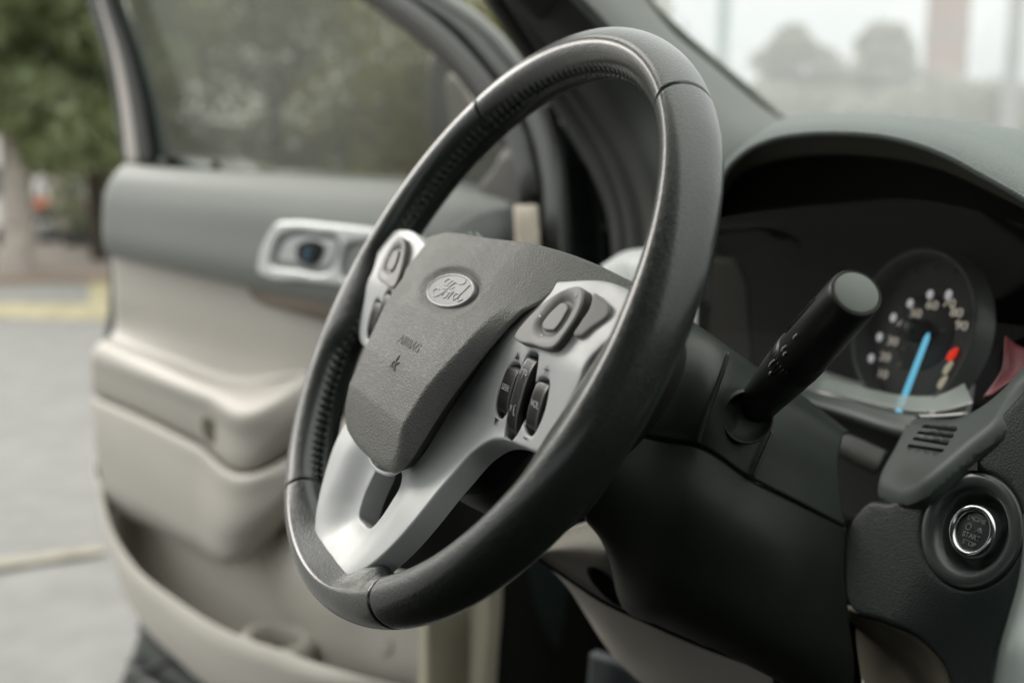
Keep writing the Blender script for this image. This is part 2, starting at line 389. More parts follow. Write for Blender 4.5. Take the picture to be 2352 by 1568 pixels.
V = WF.o+X_[..., None]*WF.x+Y_[..., None]*WF.y+Z_[..., None]*WF.z
n0, n1 = PP.shape
wheel = mesh('steering_wheel', V.reshape(-1, 3), [(i*n1+j, i*n1+(j+1) % n1, ((i+1) % n0)*n1+(j+1) % n1, ((i+1) % n0)*n1+j) for i in range(n0) for j in range(n1)], M['leather'], car)
tag(wheel, 'black leather wrapped steering wheel rim with sewn seams')
mb = MB()                                                     # double row of sewing along the inside of the rim
for k, p in enumerate(np.arange(math.radians(58), math.radians(476), math.radians(2.1))):
    q = p % (2*math.pi)
    if any(abs(dang(q, s)) < .02 for s in SEAM): continue
    if abs(dang(q, -math.pi/2)) < .5: continue
    j_ = random.uniform(-1.2, 1.2); w_ = random.uniform(.8, 1.12)
    mb.tube([WF(*rim_pt(np.float64(p+a*w_), math.radians(182-b+j_), l)) for a, b, l in ((0, 1, -.0010), (.008, 0, .0008), (.018, -1, .0010), (.028, -3, -.0008))], [.0008, .0013, .0013, .0007], 8, 9)
    mb.tube([WF(*rim_pt(np.float64(p+a), math.radians(b), l)) for a, b, l in ((.004, 180, .0002), (.014, 172, .0005), (.022, 164, -.0003))], [.0007, .0009, .0005], 6, 6)
mb.build('rim_stitching', M['thread'], wheel)
for s in SEAM:                                               # the narrow welt in each cross seam
    t_ = np.linspace(0, 2*math.pi, 73); P = [WF(*rim_pt(np.float64(s), a, -.0002)) for a in t_]
    mb = MB(); mb.tube(P, .0005, 6); mb.build('rim_seam', M['cover_dark'], wheel)
# ---- silver spoke frame
half = [(0, 30), (60, 30), (95, 31), (112, 34.5), (130, 37), (150, 36), (160, 34), (165, 30), (166, 15), (160, 7), (155, -2), (155, -13), (151.5, -23), (150, -32), (148, -42), (142, -48), (121, -52), (104, -54), (92, -58.5), (84, -67), (79, -86), (73.5, -114), (64, -134), (42, -160), (25, -169.5), (0, -173)]
sil_out = mm(half + [(-a, b) for a, b in half[-2:0:-1]])
opening = mm([(-20, -104), (0, -103), (20, -104), (19, -114), (14.5, -134), (11, -139.5), (0, -141), (-11, -139.5), (-14.5, -134), (-19, -114)])
sw = dict(seek=[(85, -25), (88, -18), (97, -17), (99, -22), (97, -40), (94, -45), (86, -44), (83, -38)],
          mid=[(103, -9), (112, -9), (114, -14), (112, -49), (110, -52), (102, -51), (100, -46), (101, -14)],
          vol=[(119, -19), (129, -18), (131, -24), (130, -40), (127, -45), (119, -44), (116, -39), (117, -24)])
mir = lambda L: [(-a, b) for a, b in L][::-1]
def zsil(x, y):
    z = .0095-.0025*sstep((y-.01)/.03)-.25*np.clip(-.010-y, 0, .040)
    z = z-.0006*sstep((-.006-y)/.004)
    z = z+.0075*sstep((-.05-y)/.07)
    d = pdist(np.stack([np.ravel(x), np.ravel(y)], -1), np.array(opening)).reshape(np.shape(x))
    z = z-.0105*(1-sstep(d/.034))*sstep((-.085-y)/.03)
    return z
holes = [mm(h) for h in sw.values()]+[mm(mir(h)) for h in sw.values()]
sf = plate('spoke_frame', WF, sil_out, M['silver'], wheel, holes=[opening]+holes, zf=zsil, r=.0016, depth=.0125, res=.003)
# hub body that carries the spokes, behind the frame
hubhalf = [(0, 40), (60, 41), (100, 38), (150, 34), (163, 22), (163, -20), (150, -40), (110, -44), (84, -52), (70, -80), (40, -96), (0, -100)]
plate('spoke_backing', WF, mm(hubhalf+[(-a, b) for a, b in hubhalf[-2:0:-1]]), M['black2'], wheel, zf=lambda x, y: -.0085+0*x, r=.003, depth=.022, res=.006)
for s in (-1, 1):                                            # leather wings where the grips run into the spokes
    dy = 0 if s == 1 else -.013
    mb = MB(); mb.tube([WF(s*.174, .030+dy, -.003), WF(s*.160, .034+dy, -.006), WF(s*.140, .037+dy, -.008), WF(s*.118, .038+dy, -.010)], [.012, .009, .0065, .003], 24, 24)
    mb.build('spoke_wing', M['leather'], wheel)
# ---- airbag cover
chalf = [(0, 43.5), (50, 46), (90, 46.8), (125, 44.5), (152, 40.5), (160, 37), (150, 34.5), (130, 36.5), (112, 34), (101, 29), (94, 21.5), (88, 12), (81, 0), (75, -14), (67.5, -33), (61.5, -49), (57.5, -66), (55.5, -80), (53, -91), (46, -98.5), (30, -102.5), (12, -104), (0, -104)]
cleft = [(-a, b) for a, b in chalf[-2:0:-1] if b < 5]+[(-88, 10), (-95, 16), (-104, 21), (-118, 24), (-135, 25), (-150, 27), (-150, 30), (-125, 34), (-100, 37), (-75, 39.5), (-45, 42)]
cov = np.array(mm(chalf+cleft)); covs = cr(cov, 160, closed=True)
EC = (0.003, .0045)
def zcov(x, y):
    sh = np.shape(x); d = pdist(np.stack([np.ravel(x), np.ravel(y)], -1), covs).reshape(sh)
    top = np.interp(y, [-.11, -.075, -.049, -.032, -.014, 0, .012, .025, .040, .048], [.0275, .0275, .0278, .0262, .0240, .0212, .0186, .0165, .0140, .0125])
    top = top-.42*np.maximum(0, np.abs(x)-.045)**1.3*sstep((y+.01)/.03)
    edge = np.interp(y, [-.11, -.09, -.02, .01, .03, .05], [.0155, .0160, .0160, .0145, .0132, .0115])
    edge = np.minimum(edge, top)
    us = np.clip(d/np.interp(y, [-.1, -.02, .01, .035], [.0085, .0080, .012, .016]), 0, 1); ub = np.clip((y+.104)/.031, 0, 1)
    f = lambda u: np.where(u > .90, .90+.10*np.sin(np.clip((u-.90)/.10, 0, 1)*math.pi/2), u)
    a_, b_ = f(us), f(ub); h_ = np.clip(.5+.5*(b_-a_)/.40, 0, 1); u = b_*(1-h_)+a_*h_-.40*h_*(1-h_)
    z = edge+(top-edge)*u
    e = np.sqrt(((x-EC[0])/.0360)**2+((y-EC[1])/.0140)**2)
    return z-.0028*(1-sstep((e-.88)/.32))
def csk(x, y):
    k = float(sstep((-.0+.02-y)/.03)); return x*(1-.27*k), y*(1-.05*k)
plate('airbag_cover', WF, cov, M['cover'], wheel, zf=zcov, r=.0016, depth=.0125, res=.0017, nout=260, skirt=csk, side_mat=M['cover_dark'])
tag(COL.objects['airbag_cover'], 'grey grained airbag cover with raised lettering and horn mark')
def zc(x, y): return float(zcov(np.array([x]), np.array([y]))[0])
# a trim line under the cover tip
mb = MB(); mb.tube([WF(a/1000, b/1000, .0050) for a, b in [(-32, -96), (-22, -104), (-10, -107.5), (0, -108.5), (10, -107.5), (22, -104), (32, -96)]], .0013, 10, 40); mb.build('cover_trim', M['silver'], wheel)
# ---- emblem
class Tilt(Frame): pass
zx = (zc(.01, -.03)-zc(-.01, -.03))/.02
ez = zc(*EC)
eY = WF.y*1+WF.z*(-.085); eY /= np.linalg.norm(eY); eX = WF.x*math.cos(.07)+WF.y*math.sin(.07); eY = eY-eX*(eY@eX); eY /= np.linalg.norm(eY); eZ = np.cross(eX, eY)
EF = Frame(WF(EC[0], EC[1], ez), eX, eY, eZ)
ell = lambda a, b, n=72: [(a*math.cos(2*math.pi*k/n), b*math.sin(2*math.pi*k/n)) for k in range(n)]
em = plate('emblem', EF, ell(.0305, .0112), M['emblem'], wheel, zf=lambda x, y: .0022-.6*(x*x)-1.5*y*y, r=.0008, depth=.003, res=.002, smooth_outline=False)
mb = MB(); mb.tube([EF(a, b, .0021-.6*a*a-1.5*b*b) for a, b in ell(.0296, .0104, 97)[:]+[ell(.0296, .0104, 97)[0]]], .00065, 8, cap=False); mb.build('emblem_border', M['script_silver'], em)
def script(strokes):
    mb = MB()
    for L, r_ in strokes:
        r_ *= .72; P = [EF(a*.0300+.0003, b*.0108, .0023-.6*(a*.03)**2) for a, b in L]; mb.tube(P, r_, 8, 14*len(L))
    return mb
fo = [([(-.30, .22), (-.40, .42), (-.30, .64), (-.06, .60), (.16, .50), (.34, .46), (.47, .60), (.42, .76)], .00052),
      ([(-.30, .30), (-.20, .20), (-.16, .40), (-.05, .62)], .0004),
      ([(.10, .52), (-.02, .30), (-.12, .0), (-.24, -.30), (-.40, -.50), (-.58, -.46), (-.66, -.22), (-.56, -.02), (-.44, -.10)], .00062),
      ([(-.32, -.02), (-.14, .06), (.06, .10), (.16, .22)], .00042),
      ([(-.02, -.08), (-.14, -.16), (-.16, -.42), (-.05, -.52), (.06, -.36), (.06, -.14), (-.02, -.08), (.08, -.14), (.16, -.10)], .0005),
      ([(.16, -.10), (.20, -.02), (.17, -.30), (.15, -.50), (.20, -.22), (.28, -.06), (.34, -.12)], .0005),
      ([(.52, -.12), (.42, -.10), (.33, -.30), (.38, -.50), (.48, -.40), (.56, -.10), (.66, .30), (.70, .52)], .00052),
      ([(.60, .10), (.55, -.20), (.54, -.46), (.62, -.52), (.74, -.36)], .0005)]
script(fo).build('emblem_script', M['script_silver'], em)
# ---- raised lettering and horn mark on the cover
mb = MB()
aY = WF.y-.085*WF.z; aY /= np.linalg.norm(aY)
def CF(x, y): return Frame(WF(x, y, zc(x, y)), WF.x, aY, np.cross(WF.x, aY))
fx = .0025
LF = CF(fx+.0005, -.0340)
textmb(mb, 'AIRBAG', .0082, LF, 0, 0, .0000, .0003, sx=1.18)
mb.build('airbag_lettering', mat('lettering_grey', (.13, .125, .11), .6), COL.objects['airbag_cover'])
mb = MB(); HF = CF(fx-.0025, -.0485)
mb.tube([HF(.0022*math.cos(t), .0018*math.sin(t), .0003) for t in np.linspace(0, 2*math.pi, 25)], .00038, 8, cap=False)
mb.tube([HF(-.0045, -.0020, .0003), HF(-.001, -.0018, .0003)], .0004, 8); mb.tube([HF(0, .0015, .0003), HF(.0006, .0040, .0003), HF(.0004, .0058, .0003)], .0004, 8, 10)
mb.tube([HF(.0020, .0006, .0003), HF(.0042, .0008, .0003), HF(.0054, .0024, .0003)], .00038, 8, 10); mb.tube([HF(.0020, -.0008, .0003), HF(.0040, -.0018, .0003), HF(.0052, -.0036, .0003)], .00038, 8, 10)
mb.build('horn_mark', M['cover'], COL.objects['airbag_cover'])
# ---- switch groups, right then mirrored left
for s in (1, -1):
    mr_ = (lambda L: L) if s == 1 else mir
    zs = .010
    pad = [(93, -6.4), (91, -5.8), (90.4, -3.8), (92.5, 3), (100, 14.5), (110, 23.8), (118, 27.8), (122, 29), (127, 29), (130, 27.6), (134, 22), (135, 18), (133, 4), (131.2, -1), (129, -3.4), (126, -4.4), (110, -5.8)]
    
    P0 = np.array(mm(mr_(pad))); ctr = np.array([s*.1160, .0110])
    cpoly = cr(mm(mr_([(108.5, 4.0), (107.4, 5.2), (108, 7.2), (113.6, 18), (115.6, 20), (118, 20.6), (124.5, 19.2), (126, 17.8), (126.2, 15.5), (124.4, 6), (123, 4.0), (121, 3.6)])), 60, closed=True)
    def zpad(x, y, c=cpoly):
        P = np.stack([np.ravel(x), np.ravel(y)], -1); d = pdist(P, c)*np.where(inpoly(P, c), -1, 1); d = d.reshape(np.shape(x))
        return .0142-.0016*np.exp(-((d)/.0013)**2)-.0012*(1-sstep(d/.006))*(d > 0)-.0012*(d <= 0)
    pd = plate('arrow_pad', WF, P0, M['pad'], wheel, zf=zpad, r=.0010, depth=.0055, res=.0010, side_mat=M['pad_dark'])
    tag(pd, None)
    cen = mm(mr_([(110, 5.0), (109.2, 5.8), (109.4, 7.4), (114.6, 17), (116.4, 18.8), (118.2, 19.2), (123.4, 18), (124.5, 17), (124.6, 15.2), (122.9, 6.4), (122, 5.0), (120.6, 4.7)]))
    plate('centre_button', WF, cen, M['pad'], pd, zf=lambda x, y: .0138+0*x, r=.0006, depth=.0022, res=.001, side_mat=M['pad_dark'])
    mb = MB()
    for (ax, ay, rr) in ((104.5, 9.0, 150), (113, 0.2, 270), (127.5, 12, 0), (127, 24.5, 60)):
        a0 = math.radians(rr); pts = [(s*(ax+1.5*math.cos(a0+q)*.9)/1000, (ay+1.3*math.sin(a0+q))/1000) for q in (0, 2.35, -2.35)]
        z_ = [float(zpad(np.array([p[0]]), np.array([p[1]]))[0])+.00012 for p in pts]
        mb.add([WF(p[0], p[1], z) for p, z in zip(pts, z_)]+[WF(p[0], p[1], z+.0001) for p, z in zip(pts, z_)], [(0, 1, 2), (5, 4, 3), (0, 3, 4, 1), (1, 4, 5, 2), (2, 5, 3, 0)])
    mb.build('pad_arrows', M['ink_white'], pd)
    if s == 1:                                                # pale corner key beside the pad
        ck = [(136.5, 28.5), (144, 27), (152, 24.5), (153.5, 22.5), (147, 12), (143, 7), (138, 6), (138.5, 14), (139.5, 22)]
        plate('corner_button', WF, mm(ck), M['pad'], wheel, zf=lambda x, y: .0125-.12*np.clip(x-.138, 0, 1), r=.0010, depth=.004, res=.0015)
    # a frame tilted with the sloping face
    sl = WF.y+WF.z*.25; sl /= np.linalg.norm(sl); nz = np.cross(WF.x, sl)
    def zs_(y): return .0100-.25*(-.010-y)-.0006
    for nm, kn in (('seek', 'seek_switch'), ('mid', 'phone_switch'), ('vol', 'volume_switch')):
        H = np.array(sw[nm], float)
        if s == -1: H = H*np.array([-1, 1])
        c = (H.min(0)+H.max(0))/2/1000; hw = (H.max(0)-H.min(0))/2/1000
        if s == -1: kn = {'seek_switch': 'menu_switch', 'phone_switch': 'cancel_switch', 'volume_switch': 'speed_switch'}[kn]
        F_ = Frame(WF(c[0], c[1], zs_(c[1])), WF.x, sl, nz)
        bulge = .0031 if nm == 'mid' else .0021
        # rocker: convex barrel along its length with a rounded shoulder
        yl = hw[1]*.93; xl = hw[0]*.84
        def zr(x, y, yl=yl, bulge=bulge): 
            t = np.clip(np.abs(y)/yl, 0, 1); return -.0035+bulge*1.75*np.sqrt(np.maximum(0, 1-(t*.98)**2.6))
        kout = [(-xl, -yl), (0, -yl*1.0), (xl, -yl), (xl, 0), (xl, yl), (0, yl), (-xl, yl), (-xl, 0)]
        ky = plate(kn, F_, kout, M['key'], wheel, zf=zr, r=.0011, depth=.004, res=.0013, smooth_outline=False)
        n_ = 40; rr = .0016
        rect = []
        for (cx, cy, a0) in ((xl-rr, yl-rr, 0), (-xl+rr, yl-rr, 90), (-xl+rr, -yl+rr, 180), (xl-rr, -yl+rr, 270)):
            for q in range(6): a_ = math.radians(a0+q*18); rect.append((cx+rr*math.cos(a_), cy+rr*math.sin(a_)))
        rr2 = []
        for i in range(len(rect)):
            p, q = np.array(rect[i]), np.array(rect[(i+1) % len(rect)]); m = max(1, int(np.linalg.norm(q-p)/.0015))
            for j in range(m): rr2.append(tuple(p+(q-p)*j/m))
        ky = plate(kn, F_, rr2, M['key'], wheel, zf=zr, r=.0010, depth=.004, res=.0013, smooth_outline=False)
        # dark well behind the rocker
        zt = lambda y: float(zr(np.array([0.]), np.array([y]))[0])
        mb = MB()
        if s == 1:
            if nm == 'seek': textmb(mb, 'SEEK', .0044, Frame(F_(0, 0, 0), WF.x, sl, nz), -.0004, .0005, zt(0)+.0001, .00005, sx=.95)
            if nm == 'vol': textmb(mb, 'VOL', .0046, Frame(F_(0, 0, 0), WF.x, sl, nz), -.0002, .0005, zt(0)+.0001, .00005, sx=.95)
            if nm == 'mid':
                y0 = .0115; q = lambda a, b: F_(a/1000, y0+b/1000, zt(y0+b/1000)+.0002)
                mb.tube([q(-3.6, -.9), q(-3.1, .6), q(0, 1.6), q(3.1, .6), q(3.6, -.9)], .0003, 6, 20); mb.tube([q(-3.5, -1), q(-2, -.4)], .0003, 6); mb.tube([q(3.5, -1), q(2, -.4)], .0003, 6)
                mb.tube([q(-2, -.4), q(-1.3, .4), q(1.3, .4), q(2, -.4)], .00025, 6, 12); mb.tube([q(0, .2), q(0, -3.2)], .0003, 6)
                y0 = -.0075; q = lambda a, b: F_(a/1000, y0+b/1000, zt(y0+b/1000)+.0002)
                for k in (0, 1): mb.tube([q(-3.2+k*1.1, 1.3+.2*k), q(-2.7+k*1.1, 0), q(-3.2+k*1.1, -1.3-.2*k)], .00022, 6, 8)
                mb.tube([q(2.3, 2.6), q(1.0, 1.6), q(.7, .7), q(1.3, .1), q(.6, -.5), q(1.4, -1.2), q(1.2, -2.2), q(2.6, -2.6)], .00028, 6, 22)
            mb.build('switch_print', M['ink_white'], ky)
    if s == 1:
        def zz(x, y): return zs_(y)+.00015
        def tri(cx, cy, up):
            mb = MB(); P = [(cx-1.5, cy-1.9*up), (cx+1.5, cy-1.9*up), (cx, cy+1.9*up)]; P = [(a/1000, b/1000) for a, b in P]
            mb.add([WF(a, b, zz(a, b)) for a, b in P]+[WF(a, b, zz(a, b)+.0001) for a, b in P], [(0, 1, 2), (5, 4, 3), (0, 3, 4, 1), (1, 4, 5, 2), (2, 5, 3, 0)])
            mb.build('arrow_mark', M['ink_dark'], wheel)
        tri(93, -13.2, 1); tri(89.5, -48.6, -1)
        def flat(name, L):
            P = [(a/1000, b/1000) for a, b in L]; n = len(P)
            mb = MB(); mb.add([WF(a, b, zz(a, b)) for a, b in P]+[WF(a, b, zz(a, b)+.0001) for a, b in P], [tuple(range(n))[::-1], tuple(range(n, 2*n))]+[(i, (i+1) % n, n+(i+1) % n, n+i) for i in range(n)]); mb.build(name, M['ink_dark'], wheel)
        cx, cy, a, h = 124.5, -13.7, .28, 2.1
        flat('plus_mark', [(cx-h, cy-a), (cx-a, cy-a), (cx-a, cy-h), (cx+a, cy-h), (cx+a, cy-a), (cx+h, cy-a), (cx+h, cy+a), (cx+a, cy+a), (cx+a, cy+h), (cx-a, cy+h), (cx-a, cy+a), (cx-h, cy+a)])
        flat('minus_mark', [(121, -48.2), (124.6, -48.2), (124.6, -47.5), (121, -47.5)])
# ---------------------------------------------------------------- steering column, stalks
class _: pass
col_curves = []
def ring(cx, cy, hx, hy, z, n=40, p=3.0):
    L = []
    for k in range(n+1):
        t = 2*math.pi*k/n; c, s = math.cos(t), math.sin(t)
        L.append(WF(cx+hx*math.copysign(abs(c)**(2/p), c), cy+hy*math.copysign(abs(s)**(2/p), s), z))
    return L
rings = [ring(.004, -.018, .030, .030, -.024), ring(.004, -.022, .068, .070, -.026), ring(.004, -.024, .076, .076, -.034), ring(.004, -.026, .079, .078, -.060), ring(.004, -.027, .080, .079, -.085), ring(.004, -.027, .076, .075, -.092)]
column = loft('steering_column', rings, M['shroud'], car, nu=97, nv=60, thick=0, face_cam=False)
tag(column, 'black plastic steering column shroud behind the wheel')
def Lp(x, y, z): a, b = WF.hit(x, y, z); return WF(a, b, z)   # measured on the plane z of the wheel frame
# main shroud body: faceted, running forward to the dash
c_top = [(1560, 715), (1601, 747), (1665, 792), (1755, 856), (1850, 915), (1960, 985)]
def crv(L): return [U(*p) for p in L]
loft('shroud_upper', [crv([(1520, 690, .62), (1601, 745, .62), (1665, 790, .625), (1755, 854, .63), (1850, 913, .635), (1950, 990, .65)]),
      crv([(1500, 740, .585), (1580, 790, .585), (1650, 815, .58), (1735, 880, .59), (1830, 940, .60), (1935, 1005, .62)]),
      crv([(1480, 830, .575), (1560, 850, .575), (1640, 885, .565), (1712, 950, .575), (1810, 1000, .59), (1925, 1060, .61)]),
      crv([(1450, 935, .575), (1535, 960, .572), (1615, 975, .562), (1700, 1020, .572), (1800, 1075, .585), (1930, 1130, .605)]),
      crv([(1430, 985, .578), (1515, 1005, .575), (1597, 1018, .565), (1727, 1098, .575), (1830, 1150, .585), (1942, 1208, .60)])],
     M['shroud'], column, nu=80, thick=.003)
loft('shroud_lower', [crv([(1430, 988, .580), (1515, 1008, .577), (1597, 1021, .567), (1727, 1101, .577), (1830, 1153, .587), (1945, 1211, .602)]),
      crv([(1380, 1100, .575), (1480, 1120, .570), (1580, 1140, .560), (1700, 1200, .565), (1810, 1250, .575), (1940, 1300, .60)]),
      crv([(1340, 1180, .585), (1440, 1230, .580), (1540, 1270, .570), (1670, 1320, .570), (1790, 1360, .575), (1950, 1420, .60)]),
      crv([(1372, 1225, .60), (1420, 1310, .60), (1500, 1370, .59), (1640, 1430, .585), (1770, 1480, .585), (1962, 1520, .60)]),
      crv([(1388, 1237, .63), (1447, 1402, .63), (1540, 1438, .62), (1640, 1482, .615), (1745, 1532, .61), (1960, 1640, .61)]),
      crv([(1400, 1240, .70), (1452, 1400, .70), (1540, 1432, .69), (1640, 1475, .68), (1750, 1528, .67), (1960, 1640, .66)])],
     M['black'], column, nu=80, thick=.003)
mb = MB()                                                      # raised edge lines of the shroud
mb.tube(crv([(1672, 808, .562), (1660, 850, .560), (1640, 905, .558), (1618, 965, .557), (1601, 1018, .558)]), .0016, 10, 24)
mb.build('shroud_edge', M['shroud'], column)
mb = MB(); mb.tube(crv([(1774, 991, .578), (1757, 1030, .575), (1742, 1063, .573), (1729, 1094, .572)]), .0012, 10, 20); mb.build('shroud_edge', M['shroud'], column)
# stalk on the passenger side
root = U(1712, 960, .595); tip = U(1967.5, 671, .455)
ax = (tip-root); L_ = np.linalg.norm(ax); ax /= L_
SF = Frame(root, np.cross(ax, [0, 0, 1])/np.linalg.norm(np.cross(ax, [0, 0, 1])), np.cross(np.cross(ax, [0, 0, 1]), ax)/np.linalg.norm(np.cross(np.cross(ax, [0, 0, 1]), ax)), ax)
pr = [(0, -.014), (.0070, -.012), (.0092, -.006), (.0102, .004), (.0112, .02), (.0120, .04), (.0134, .062), (.0138, .078), (.0140, .0785), (.0140, .092), (.0134, .0926), (.0134, .0945), (.0139, .095), (.0129, L_-.014), (.0126, L_-.004), (.0121, L_-.0008), (.0116, L_), (.0113, L_-.0003), (.0112, L_-.0012), (0, L_-.0012)]
P = [(0, -.02)]
sk = lathe('wiper_stalk', SF, pr, M['key'], column, 72)
tag(sk, 'round black stalk pointing up and toward the viewer')
lathe('stalk_end_cap', SF, [(0, L_+.0003), (.0100, L_+.0002), (.0107, L_-.0002), (.0109, L_-.0012)], mat('stalk_cap_grey', (.16, .18, .16), .5, grain=.1, gscale=1500, gkind='noise'), sk, 72)
mb = MB()
for q in np.linspace(0, 2*math.pi, 40, endpoint=False):
    mb.tube([SF(.0139*math.cos(q), .0139*math.sin(q), z_) for z_ in (.0805, .086, .0905)], .00035, 5)
mb.build('stalk_grip', M['key'], sk)
mb = MB()
def onS(z, ang, lift=.0001):
    r_ = np.interp(z, [p[1] for p in pr[1:14]], [p[0] for p in pr[1:14]])+lift; return SF(r_*math.cos(ang), r_*math.sin(ang), z)
A0 = math.atan2(-_r@SF.y, -_r@SF.x)
if (SF.x*math.cos(A0+.5)+SF.y*math.sin(A0+.5))@_f > (SF.x*math.cos(A0-.5)+SF.y*math.sin(A0-.5))@_f: A0 -= .30
else: A0 += .30
for (z0, z1, a_) in ((L_-.045, L_-.040, .10), (L_-.060, L_-.054, .14), (L_-.060, L_-.056, -.05), (L_-.078, L_-.070, .12), (L_-.082, L_-.078, -.12)):
    mb.tube([onS(z0, A0+a_), onS((z0+z1)/2, A0+a_+.03), onS(z1, A0+a_)], .00055, 6, 8)
mb.build('stalk_print', M['ink_white'], sk)
mb = MB(); mb.tube([onS(z, A0+.75, .0002) for z in np.linspace(L_-.055, L_-.018, 8)], .0005, 6); mb.build('stalk_rib', M['key'], sk)
cF = Frame(U(1712, 955, .583), *[SF.x, SF.y, SF.z])
dz = CAM-U(1712, 955, .583); dz /= np.linalg.norm(dz); dz = dz*.55+np.array([1, 0, 0])*.45; dz /= np.linalg.norm(dz); dx = np.cross([0, 0, 1], dz); dx /= np.linalg.norm(dx)
cF = Frame(U(1716, 958, .568), dx, np.cross(dz, dx), dz)
lathe('stalk_collar', cF, [(.0158, -.014), (.0158, .000), (.0153, .0012), (.0146, .0015), (.0139, .0010), (.0132, -.001), (.0080, -.003), (0, -.004)], M['shroud'], column, 64)
mb = MB(); mb.tube([U(1190, 800, .66), U(1130, 650, .66), U(1100, 590, .66), U(1082, 556, .66), U(1074, 536, .66)], [.013, .017, .0185, .015, .006], 24, 30)
mb.build('indicator_stalk', mat('glossy_grey_tip', (.11, .13, .12), .25, coat=.4), column)
tag(COL.objects['indicator_stalk'], 'glossy rounded stalk tip peeking over the hub')

# ---------------------------------------------------------------- dashboard
dY = lambda L: [atY(*p) for p in L]
top = dY([(1640, 430, .37), (1655, 392, .37), (1700, 338, .37), (1789, 277, .37), (1845, 264, .37), (1939, 261, .37), (2070, 267, .37), (2182, 279, .37), (2270, 298, .37), (2352, 319, .37), (2440, 345, .37), (2560, 390, .37)])
mid_ = dY([(1642, 432, .33), (1656, 390, .33), (1701, 340, .33), (1785, 283, .33), (1845, 272, .33), (1939, 268, .33), (2070, 275, .33), (2182, 292, .33), (2270, 322, .33), (2352, 355, .33), (2440, 400, .33), (2560, 460, .33)])
fr1 = dY([(1643, 435, .285), (1657, 396, .285), (1702, 346, .285), (1772, 309, .285), (1845, 296, .285), (1939, 293, .285), (2032, 300, .285), (2107, 316, .285), (2182, 342, .285), (2257, 380, .285), (2352, 432, .285), (2470, 510, .285)])
fr2 = dY([(1644, 440, .280), (1658, 400, .280), (1703, 350, .280), (1773, 316, .280), (1845, 304, .280), (1939, 302, .280), (2032, 310, .280), (2107, 328, .280), (2182, 358, .280), (2257, 399, .280), (2352, 453, .280), (2470, 532, .280)])
back = dY([(1690, 470, .62), (1700, 420, .62), (1740, 330, .62), (1800, 300, .62), (1860, 292, .62), (1950, 290, .62), (2070, 295, .62), (2182, 305, .62), (2270, 318, .62), (2352, 335, .62), (2440, 360, .62), (2560, 400, .62)])
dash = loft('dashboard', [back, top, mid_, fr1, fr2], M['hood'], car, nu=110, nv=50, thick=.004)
tag(dash, 'dark dashboard with arched instrument hood')
b1 = dY([(1644, 441, .284), (1658, 402, .284), (1703, 352, .284), (1773, 318, .284), (1845, 306, .284), (1939, 304, .284), (2032, 312, .284), (2107, 330, .284), (2182, 360, .284), (2257, 401, .284), (2352, 455, .284), (2470, 534, .284)])
b2 = dY([(1640, 500, .31), (1657, 463, .31), (1695, 407, .31), (1770, 371, .31), (1845, 358, .31), (1939, 355, .31), (2032, 362, .31), (2107, 375, .31), (2182, 398, .31), (2257, 432, .31), (2352, 480, .31), (2470, 550, .31)])
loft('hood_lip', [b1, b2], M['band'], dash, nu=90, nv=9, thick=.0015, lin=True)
b3 = dY([(1600, 560, .40), (1620, 500, .40), (1660, 460, .40), (1740, 420, .40), (1840, 400, .40), (1939, 395, .40), (2040, 400, .40), (2120, 415, .40), (2200, 440, .40), (2270, 475, .40), (2370, 520, .40), (2500, 590, .40)])
b4 = dY([(1600, 700, .42), (1620, 690, .42), (1660, 680, .42), (1740, 670, .42), (1840, 660, .42), (1939, 660, .42), (2040, 660, .42), (2120, 670, .42), (2200, 690, .42), (2270, 720, .42), (2370, 750, .42), (2500, 800, .42)])
b5 = dY([(1580, 1000, .43), (1640, 1000, .43), (1700, 1000, .43), (1780, 1000, .43), (1860, 1000, .43), (1950, 1010, .43), (2040, 1020, .43), (2120, 1020, .43), (2200, 1010, .43), (2270, 1000, .43), (2370, 1000, .43), (2500, 1000, .43)])
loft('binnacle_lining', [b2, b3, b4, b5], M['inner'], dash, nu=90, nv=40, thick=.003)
# left cheek of the binnacle, faint brown panel beside the wheel
loft('binnacle_cheek', [dY([(1640, 590, .36), (1690, 600, .36), (1712, 650, .36)]), dY([(1630, 760, .36), (1700, 770, .36), (1722, 780, .36)]), dY([(1620, 900, .36), (1700, 900, .36), (1730, 900, .36)])], mat('brown_cheek', (.030, .026, .020), .8, spec=.2), dash, nu=20, nv=20)
# speed dial
gc = atY(2100, 757, .372); dzn = np.array([-.14, -1, .22]); dzn /= np.linalg.norm(dzn); dxn = np.cross([0, 0, 1], dzn); dxn /= np.linalg.norm(dxn)
GF = Frame(gc, dxn, np.cross(dzn, dxn), dzn)
e1 = [GF.hit(*p) for p in [(1965, 757), (2236, 757), (2100, 570), (2100, 945)]]
GR = (abs(e1[2][1])+abs(e1[3][1]))/2
print('GAUGE', e1, GR)
dial = lathe('speed_dial', GF, [(0, -.012), (GR*.93, -.012), (GR*.94, -.008), (GR*.96, .004), (GR*.99, .006), (GR*1.02, .004), (GR*1.04, -.012)], M['ringg'], dash, 96)
tag(dial, 'round backlit speedometer with blue needle and dotted scale')
lathe('dial_face', GF, [(0, -.010), (GR*.92, -.010)], M['dial'], dial, 96)
lathe('dial_centre', GF, [(0, -.0085), (GR*.46, -.0085), (GR*.48, -.0095)], M['dial2'], dial, 64)
def gp(x, y, z=-.008): a, b = GF.hit(x, y, z); return a, b, z
R_ = lambda X, Y: (1837.5+.3126*X, 551.25+.3126*Y)
dots = [(1095, 400), (958, 400), (812, 465), (688, 570), (587, 712), (525, 868), (510, 1020)]
mb = MB()
